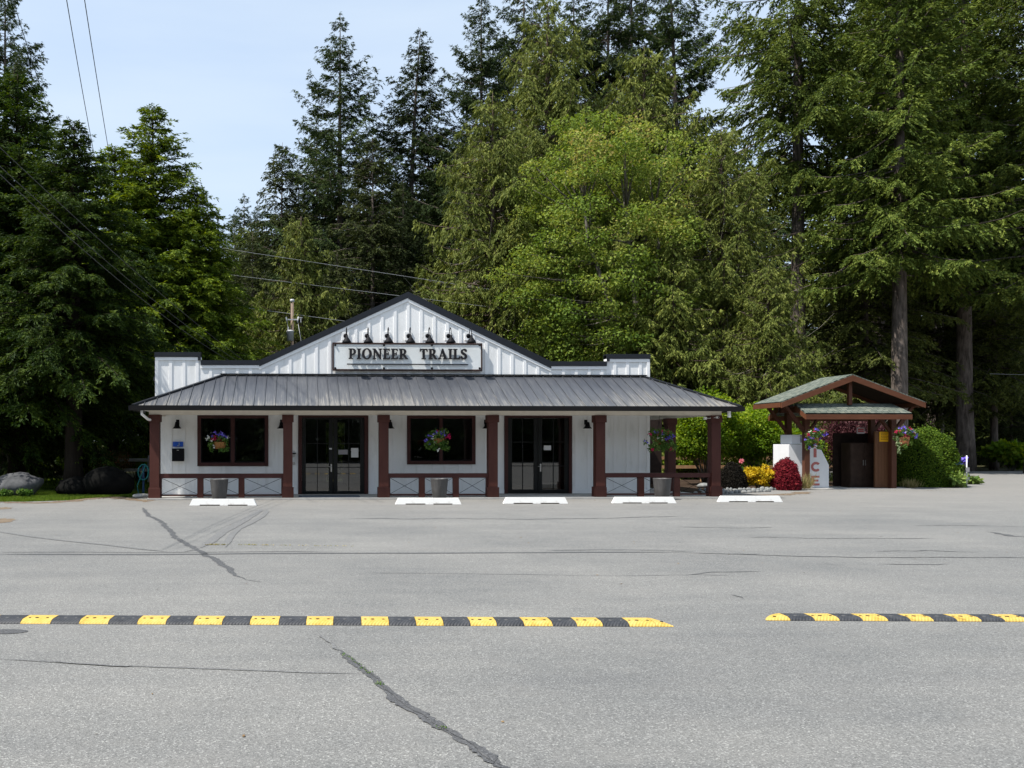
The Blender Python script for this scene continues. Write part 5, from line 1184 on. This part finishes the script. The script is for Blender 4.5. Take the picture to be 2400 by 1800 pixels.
# hanging flower baskets
def basket(px, ytop, ybot, Y, label, cfg, hang_z, seed, wpx=50):
    g = np.random.default_rng(seed); sc = (WX(px+50,Y)-WX(px-50,Y))/100; x, z0 = W(px, ybot, Y); _, z1 = W(px, ytop, Y); H = z1-z0; Rr = wpx*sc/2
    bc = cfg.get('basket', (0, .0, .30)); root = thing('flower_basket', label, 'hanging basket', (x, Y, z0), group='hanging flower baskets')
    zb = H*bc[1]; bh = H*bc[2]; br = Rr*cfg.get('br', .42); ox = bc[0]*Rr
    q = MB(); q.lathe([(0,zb),(br*.72,zb),(br*.9,zb+bh*.5),(br,zb+bh),(br*1.04,zb+bh+.015),(br*.93,zb+bh),(0,zb+bh*.9)], c=(ox,0,0), n=22); q.build('basket', M[cfg.get('bm','wicker')], root)
    k = 26; d = unit(g.normal(0,1,(k,3))); C = d*np.array([Rr*.72, Rr*.6, H*.22])*g.uniform(.5,1,k)[:,None] + np.array([0,0,zb+bh+H*.20]); Rc = np.full((k,3), .085)
    T = int(cfg.get('trail', 14)); tx = g.uniform(-.85,.85,T)*Rr; Ct = np.stack([tx, g.uniform(-.5,.1,T)*Rr, zb+bh*.9-g.random(T)*H*.42], 1)
    V, Q, v = leaf_cloud(g, np.concatenate([C, Ct]), np.concatenate([Rc, np.full((T,3), .06)]), 26, .06, .4, .2); np_mesh('foliage', V, Q, LM['basket_leaf'], root, v)
    if cfg.get('long'):
        a, b, ln_ = cfg['long']; n = 90; t = g.random(n); c = np.stack([a*Rr+(b-a)*Rr*t+g.normal(0,.03,n), -.1+g.normal(0,.03,n), zb+bh*1.2-t*ln_*H], 1); V, Q = leaves(c, g.normal(0,1,(n,3))-np.array([0,0,.6]), g.normal(0,1,(n,3))+np.array([0,-.8,.3]), np.full(n,.07), np.full(n,.05)); np_mesh('trailing_stem', V, Q, LM['trail_leaf'], root, g.random(n))
    def petals(nm, leaf, pts, per=9, s=.062):
        c = np.array([[a*Rr, -.28*Rr-.12*abs(b)*Rr, zb+bh+H*b] for a, b in pts]); V, Q, v = leaf_cloud(g, c, np.full((len(c),3), .03), per, s, .2, .1); np_mesh(nm, V, Q, LM[leaf], root, v)
    for nm, leaf, pts in cfg['fl']: petals(nm, leaf, pts)
    q = MB(); top = hang_z - z0
    for a in (0, 2.09, 4.19): q.tube([(ox+br*.95*math.cos(a), br*.95*math.sin(a), zb+bh), (ox*.5, 0, min(top-.1, zb+bh+H*.75))], .004, 5)
    q.tube([(ox*.5, 0, min(top-.1, zb+bh+H*.75)), (0,0,top-.06), (.02,0,top)], .005, 5); q.build('hanger', M['black'], root)
PU, RE, WH = 'purple_flower', 'red_flower', 'white_flower'
basket(512, 1012, 1052, .12, 'flower basket hanging before the left window', dict(basket=(.12,0,.38), br=.55, trail=10, fl=[(PU,'purple',[(-.2,.55),(-.5,.36),(.1,.48),(.3,.52),(.45,.46),(.6,.4),(.35,.34),(.75,.3)]),(RE,'red',[(-.25,.36),(-.1,.28),(-.35,.16),(-.2,.1),(.1,.2),(.2,.14),(-.5,.2)]),(WH,'whitefl',[(-.95,.2),(-.8,.3),(-.55,.13),(.8,.28),(-.4,-.22)])]), zb0, 701, 54)
basket(1025, 1012, 1064, .12, 'flower basket hanging before the right window', dict(basket=(.1,.40,.28), br=.40, trail=26, fl=[(PU,'purple',[(-.3,.22),(-.1,.30),(.15,.26),(.35,.30),(.5,.22),(-.7,.12),(-.85,-.05),(-.6,-.2),(-.4,.1),(.25,.12)]),(RE,'red',[(.6,.1),(.75,.16),(.85,.05),(-.05,.36)]),(WH,'whitefl',[(-.2,-.1),(-.35,.05),(0,-.5),(-.3,.16)])]), zb0, 702, 66)
basket(1545, 1008, 1066, .12, 'flower basket hanging at the open porch end', dict(basket=(-.02,.42,.22), br=.25, trail=34, fl=[(PU,'purple',[(-.4,.3),(-.25,.24),(.1,.22),(.45,.1),(.35,.02),(.55,.06),(.75,.14),(-.9,-.1),(.6,-.1)]),(RE,'red',[(.02,.32),(.35,.28),(-.7,.2),(-.2,.2),(-.55,-.45),(.6,-.4)]),(WH,'whitefl',[(-.2,.05),(.05,-.02),(.0,.1)])]), zb0, 703, 78)
basket(1909, 1000, 1052, YS_+.05, 'flower basket hanging in front of the ice box', dict(basket=(.05,.18,.30), br=.30, bm='terracotta', trail=24, fl=[(PU,'purple',[(-.1,.42),(.15,.34),(-.9,-.05),(-.55,.06),(-.35,.1),(.55,.16),(.85,.2),(.7,.12),(-.4,-.02),(.1,.12),(-.65,-.4),(-.2,-.3),(.3,-.02)]),(RE,'red',[(-.75,.2),(-.65,.12),(-.2,.34),(.05,.26),(.45,.36),(.6,.32),(.25,.2)]),(WH,'whitefl',[(-.3,.2),(.2,.28),(-.6,.26)])]), zf-.2, 704, 56)
basket(2118, 1003, 1056, YS_+.05, 'flower basket hanging right of the yellow notice sign', dict(basket=(.05,.22,.36), br=.36, bm='terracotta', trail=8, long=(-.7,-.45,.75), fl=[(PU,'purple',[(-.5,.42),(-.3,.46),(-.1,.4),(.2,.2),(.35,.26),(.5,.3),(.85,.12),(.8,.02),(-.2,.22)]),(RE,'red',[(-.8,.24),(-.65,.3),(.3,.4),(-.1,.06),(.05,.0),(-.15,.14),(.1,.12),(.25,.06),(.6,.2)]),(WH,'whitefl',[(.0,.28),(.65,.26)])]), zf-.2, 705, 58)
# purple flower stalk, blue box sign and white post beside the hedge
tag(shrub('iris_plant', 'purple iris stalk beside a small blue sign right of the hedge', 2259, 1092, 8.0, 12, 22, 'purple', .10, 160, 711, clumps=5, ground=False, cat='flowers'), 'purple iris stalk beside a small blue sign right of the hedge', 'flowers')
x, z = W(2246, 1084, 8.2); r = thing('blue_sign', 'small blue sign on a thin post right of the hedge', 'sign', (x, 8.2, 0))
q = MB(); q.box(-.11,.11,-.01,.01,z-.08,z+.08); q.build('sign_plate', M['blue'], r); q = MB(); q.box(-.02,.02,.011,.04,-.05,z+.05); q.build('post', M['greyrail'], r)
x, z = W(2224, 1067, 7.0); r = thing('white_marker', 'white pole marker at the right end of the hedge', 'marker', (x+.05, 6.2, 0))
q = MB(); q.tube([(0,0,-.05),(0,0,z)], .02, 10); q.build('pole', M['white_trim'], r); q = MB(); q.box(-.07,.07,-.05,-.036,.55,.72); q.build('plate', M['greysign'], r); q = MB(); q.box(-.07,.07,-.05,-.036,.25,.36); q.build('plate', M['greysign'], r)
# split-rail fences
def fence(px0, px1, Y, zs_, label, m, every=2.4):
    xa, xb = WX(px0, Y), WX(px1, Y); r = thing('rail_fence', label, 'fence', (xa, Y, 0)); n = max(1, round((xb-xa)/every))
    for i in range(n+1):
        q = MB(); u = (xb-xa)*i/n; q.box(u-.06,u+.06,-.06,.06,-.1,max(zs_)+.18); q.build('fence_post', m, r, bevel=.01)
    for z in zs_:
        q = MB(); q.beam((-.2,-.08,z),(xb-xa+.2,-.08,z),.04,.13); q.build('rail', m, r)
fence(1530, 1985, 11.0, [.62, 1.0], 'brown split-rail fence behind the porch end and shrubs', M['fencewood'])
fence(255, 350, 10.0, [.55, .95], 'grey rail fence seen left of the porch behind the shrubs', M['greyrail'])
# hose reel and bin beside the porch
x, y = WX(336, 2.3), 2.3; r = thing('hose_stand', 'teal garden hose on a stand left of the first porch post', 'hose', (x, y, 0))
q = MB(); q.box(-.03,.03,-.03,.03,-.05,.95); q.build('stand', M['bin'], r)
q = MB(); q.tube([(.02+.16*math.cos(t), -.05-.01*t, .72+.24*math.sin(t)) for t in [i*.35 for i in range(40)]] + [(-.16,-.2,.3),(-.1,-.25,.05),(.15,-.3,.02)], .016, 6); q.build('hose', M['hose'], r)
boulder('kerb_stone', 'small flat stone beside the first porch post', 330, 1166, 1.3, 40, 9, M['concrete'], 720, cat='stone', sub=2, depth=.3)
# lawn strip
def grass():
    g = np.random.default_rng(88); n = 60000; px = g.uniform(-60, 345, n); 
    front = np.interp(px, [-60,60,160,205,260,340], [1176,1176,1173,1168,1165,1164]); back = np.interp(px, [-60,80,150,345], [1146,1150,1152,1156])
    py = back+(front-back)*g.random(n)**.8; pts = np.array([G(a, b) for a, b in zip(px, py)]); c = np.column_stack([pts, np.full(n, -.01)])
    a = g.random(n)*6.28; ax = np.stack([np.cos(a)*.5, np.sin(a)*.5, np.ones(n)], 1); V, Q = leaves(c, ax, np.stack([np.cos(a+.7),np.sin(a+.7),0*a],1), g.uniform(.04,.10,n), np.full(n,.014), .2)
    kind(np_mesh('grass', V, Q, LM['grass'], None, g.random(n)), 'stuff')
    n = 24000; x = g.uniform(-14,-4.6,n); y = g.uniform(6,13,n); c = np.column_stack([x,y,np.full(n,-.01)]); a = g.random(n)*6.28; ax = np.stack([np.cos(a)*.5,np.sin(a)*.5,np.ones(n)],1)
    V, Q = leaves(c, ax, np.stack([np.cos(a+.7),np.sin(a+.7),0*a],1), g.uniform(.06,.14,n), np.full(n,.03), .2); kind(np_mesh('grass', V, Q, LM['grass'], None, g.random(n)), 'stuff')
grass()
# weeds in the big crack and beside the straight strip
def weeds(path, n, seed, s=.022):
    g = np.random.default_rng(seed); P = [Vector(G(*p)) for p in path]; c = []
    for _ in range(n):
        i = g.integers(len(P)-1); p = P[i].lerp(P[i+1], g.random()); c.append([p.x+g.normal(0,.012), p.y+g.normal(0,.012), .002])
    c = np.array(c); a = g.random(n)*6.28; V, Q = leaves(c, np.stack([np.cos(a),np.sin(a),.6+0*a],1), g.normal(0,.3,(n,3))+np.array([0,0,1]), s*g.uniform(.6,1.5,n), s*.45*g.uniform(.7,1.3,n))
    kind(np_mesh('weeds', V, Q, LM['dry'] if s > .03 else LM['basket_leaf'], None, g.random(n)), 'stuff')
weeds([C2(0,915),C2(80,960),C2(140,1015),C2(190,1055)], 90, 1, .016); weeds([C2(235,1115),C2(260,1125)], 30, 2, .02); weeds([C2(645,1400),C2(675,1408)], 16, 3, .018)
weeds([(481,1277.5),(529,1277.5)], 90, 4, .031); weeds([(560,1277.5),(640,1278.5)], 60, 5, .031); weeds([(640,1278.5),(830,1281)], 40, 6, .031)
# fallen leaves and needles where the paving meets the beds
def litter():
    g = np.random.default_rng(21); c = []
    def along(path, n, spread):
        P = [Vector(G(*p)) for p in path]
        for _ in range(n):
            i = g.integers(len(P)-1); p = P[i].lerp(P[i+1], g.random()); c.append([p.x+g.normal(0,.15), p.y-abs(g.normal(0,spread)), .006])
    along([(-20,1176),(60,1177),(165,1174),(260,1166),(345,1172)], 700, .35); along([(360,1174),(1000,1173),(1690,1170)], 260, .5); along([(1690,1160),(1830,1159),(1890,1152),(2230,1148)], 500, .35)
    for _ in range(260): x, y = g.uniform(-14,24), g.uniform(-20,-1); c.append([x, y, .006])
    c_ = np.array(c); n = len(c_); a = g.random(n)*6.28; V, Q = leaves(c_, np.stack([np.cos(a),np.sin(a),.15+0*a],1), g.normal(0,.25,(n,3))+np.array([0,0,1]), g.uniform(.015,.05,n), g.uniform(.008,.025,n), .2)
    kind(np_mesh('leaf_litter', V, Q, LM['litter'], None, g.random(n)), 'stuff')
litter()
# ------------------------------------------------------------------ pole and cables
Yp = 17.5; px_, zt_ = W(685, 704, Yp); up = thing('utility_pole', 'wooden utility pole with a grey transformer behind the left gable slope', 'utility pole', (px_, Yp, 0))
q = MB(); q.tube([(0,0,-.1),(0,0,zt_)], [.095,.075], 14); q.build('pole', M['polewood'], up)
q = MB(); q.lathe([(.0,.06),(.105,.05),(.11,-.08),(.08,-.09)], c=(0,0,zt_), n=16); q.build('pole_cap', M['transformer'], up)
zt1, zt0 = WZ(778, Yp, 685), WZ(801, Yp, 685)
q = MB(); q.lathe([(0,zt0),(.175,zt0),(.178,zt1-.05),(.19,zt1-.04),(.19,zt1),(.1,zt1+.05),(0,zt1+.06)], c=(-.10,-.32,0), n=20); t_ = q.build('transformer', M['transformer'], up)
q = MB(); q.lathe([(.04,zt1+.03),(.05,zt1+.06),(.03,zt1+.10),(.045,zt1+.13),(.02,zt1+.20)], c=(-.19,-.32,0), n=10); q.build('bushing', M['transformer'], t_)
zc_ = WZ(750, Yp, 685)
q = MB(); q.box(-.3,.3,-.16,-.12,zc_-.03,zc_+.03); q.tube([(-.30,-.16,zc_+.12),(-.26,-.18,zc_-.14)], .035, 8); q.tube([(.30,-.16,zc_+.14),(.26,-.18,zc_-.16)], .035, 8); q.box(.3,.5,-.16,-.13,zc_+.08,zc_+.12); q.box(.4,.44,-.16,-.13,zc_-.14,zc_+.06); q.build('cutout_arm', M['transformer'], up)
q = MB(); q.tube([(.27,-.16,zc_-.1),(.42,-.3,zc_-1.0),(.52,-.4,zc_-1.9)], .014, 5); q.tube([(-.25,-.16,zc_-.1),(-.2,-.3,zc_-.5),(-.19,-.32,zt1+.2)], .01, 5); q.build('drop_wire', M['wire_light'], up)
def cable(a, b, sag, r, m, label, group, n=24):
    a, b = Vector(a), Vector(b); pts = []
    for i in range(n+1):
        t = i/n; p = a.lerp(b, t) - a; p.z -= sag*4*t*(1-t); pts.append(p)
    o = MB().tube(pts, r, 6).build('overhead_cable', m, loc=a); return tag(o, label, 'cable', group)
def PT(px, py, Y): x, z = W(px, py, Y); return (x, Y, z)
g3 = 'lines crossing behind the shop'
cable(PT(430,568,18), PT(1330,706,20), 0, .009, M['wire_light'], 'highest of three pale lines sloping down behind the gable', g3)
cable(PT(440,632,18), PT(1330,742,20), 0, .009, M['wire_light'], 'middle of three pale lines sloping down behind the gable', g3)
cable(PT(440,703,17.2), PT(1330,823,19), 0, .010, M['wire_light'], 'lowest of three pale lines, passing the utility pole', g3)
cable(PT(2320,876,21), PT(2520,882,21), 0, .009, M['wire_light'], 'pale line at the right edge above the road', 'line at the right edge')
g4 = 'service lines slanting down to the left parapet'
cable(PT(-420,-60,-13), PT(578,850,4.2), .25, .006, M['wire'], 'upper of three service cables slanting down across the dark trees to the left parapet', g4)
cable(PT(-420,-10,-13), PT(560,848,4.4), .35, .006, M['wire'], 'middle of three service cables slanting down across the dark trees to the left parapet', g4)
cable(PT(-420,0,-13), PT(545,850,4.6), .42, .007, M['wire'], 'lowest of three service cables slanting down across the dark trees to the left parapet', g4)
g5 = 'high lines in the sky at the upper left'
cable(PT(-5,-120,-4), PT(128,300,14), .15, .012, M['wire'], 'leftmost high power line in the sky at the upper left', g5)
cable(PT(136,-120,-4), PT(228,400,14), .15, .013, M['wire'], 'middle high power line in the sky at the upper left', g5)
cable(PT(180,-120,-4), PT(268,430,14), .15, .013, M['wire'], 'rightmost high power line in the sky at the upper left', g5)
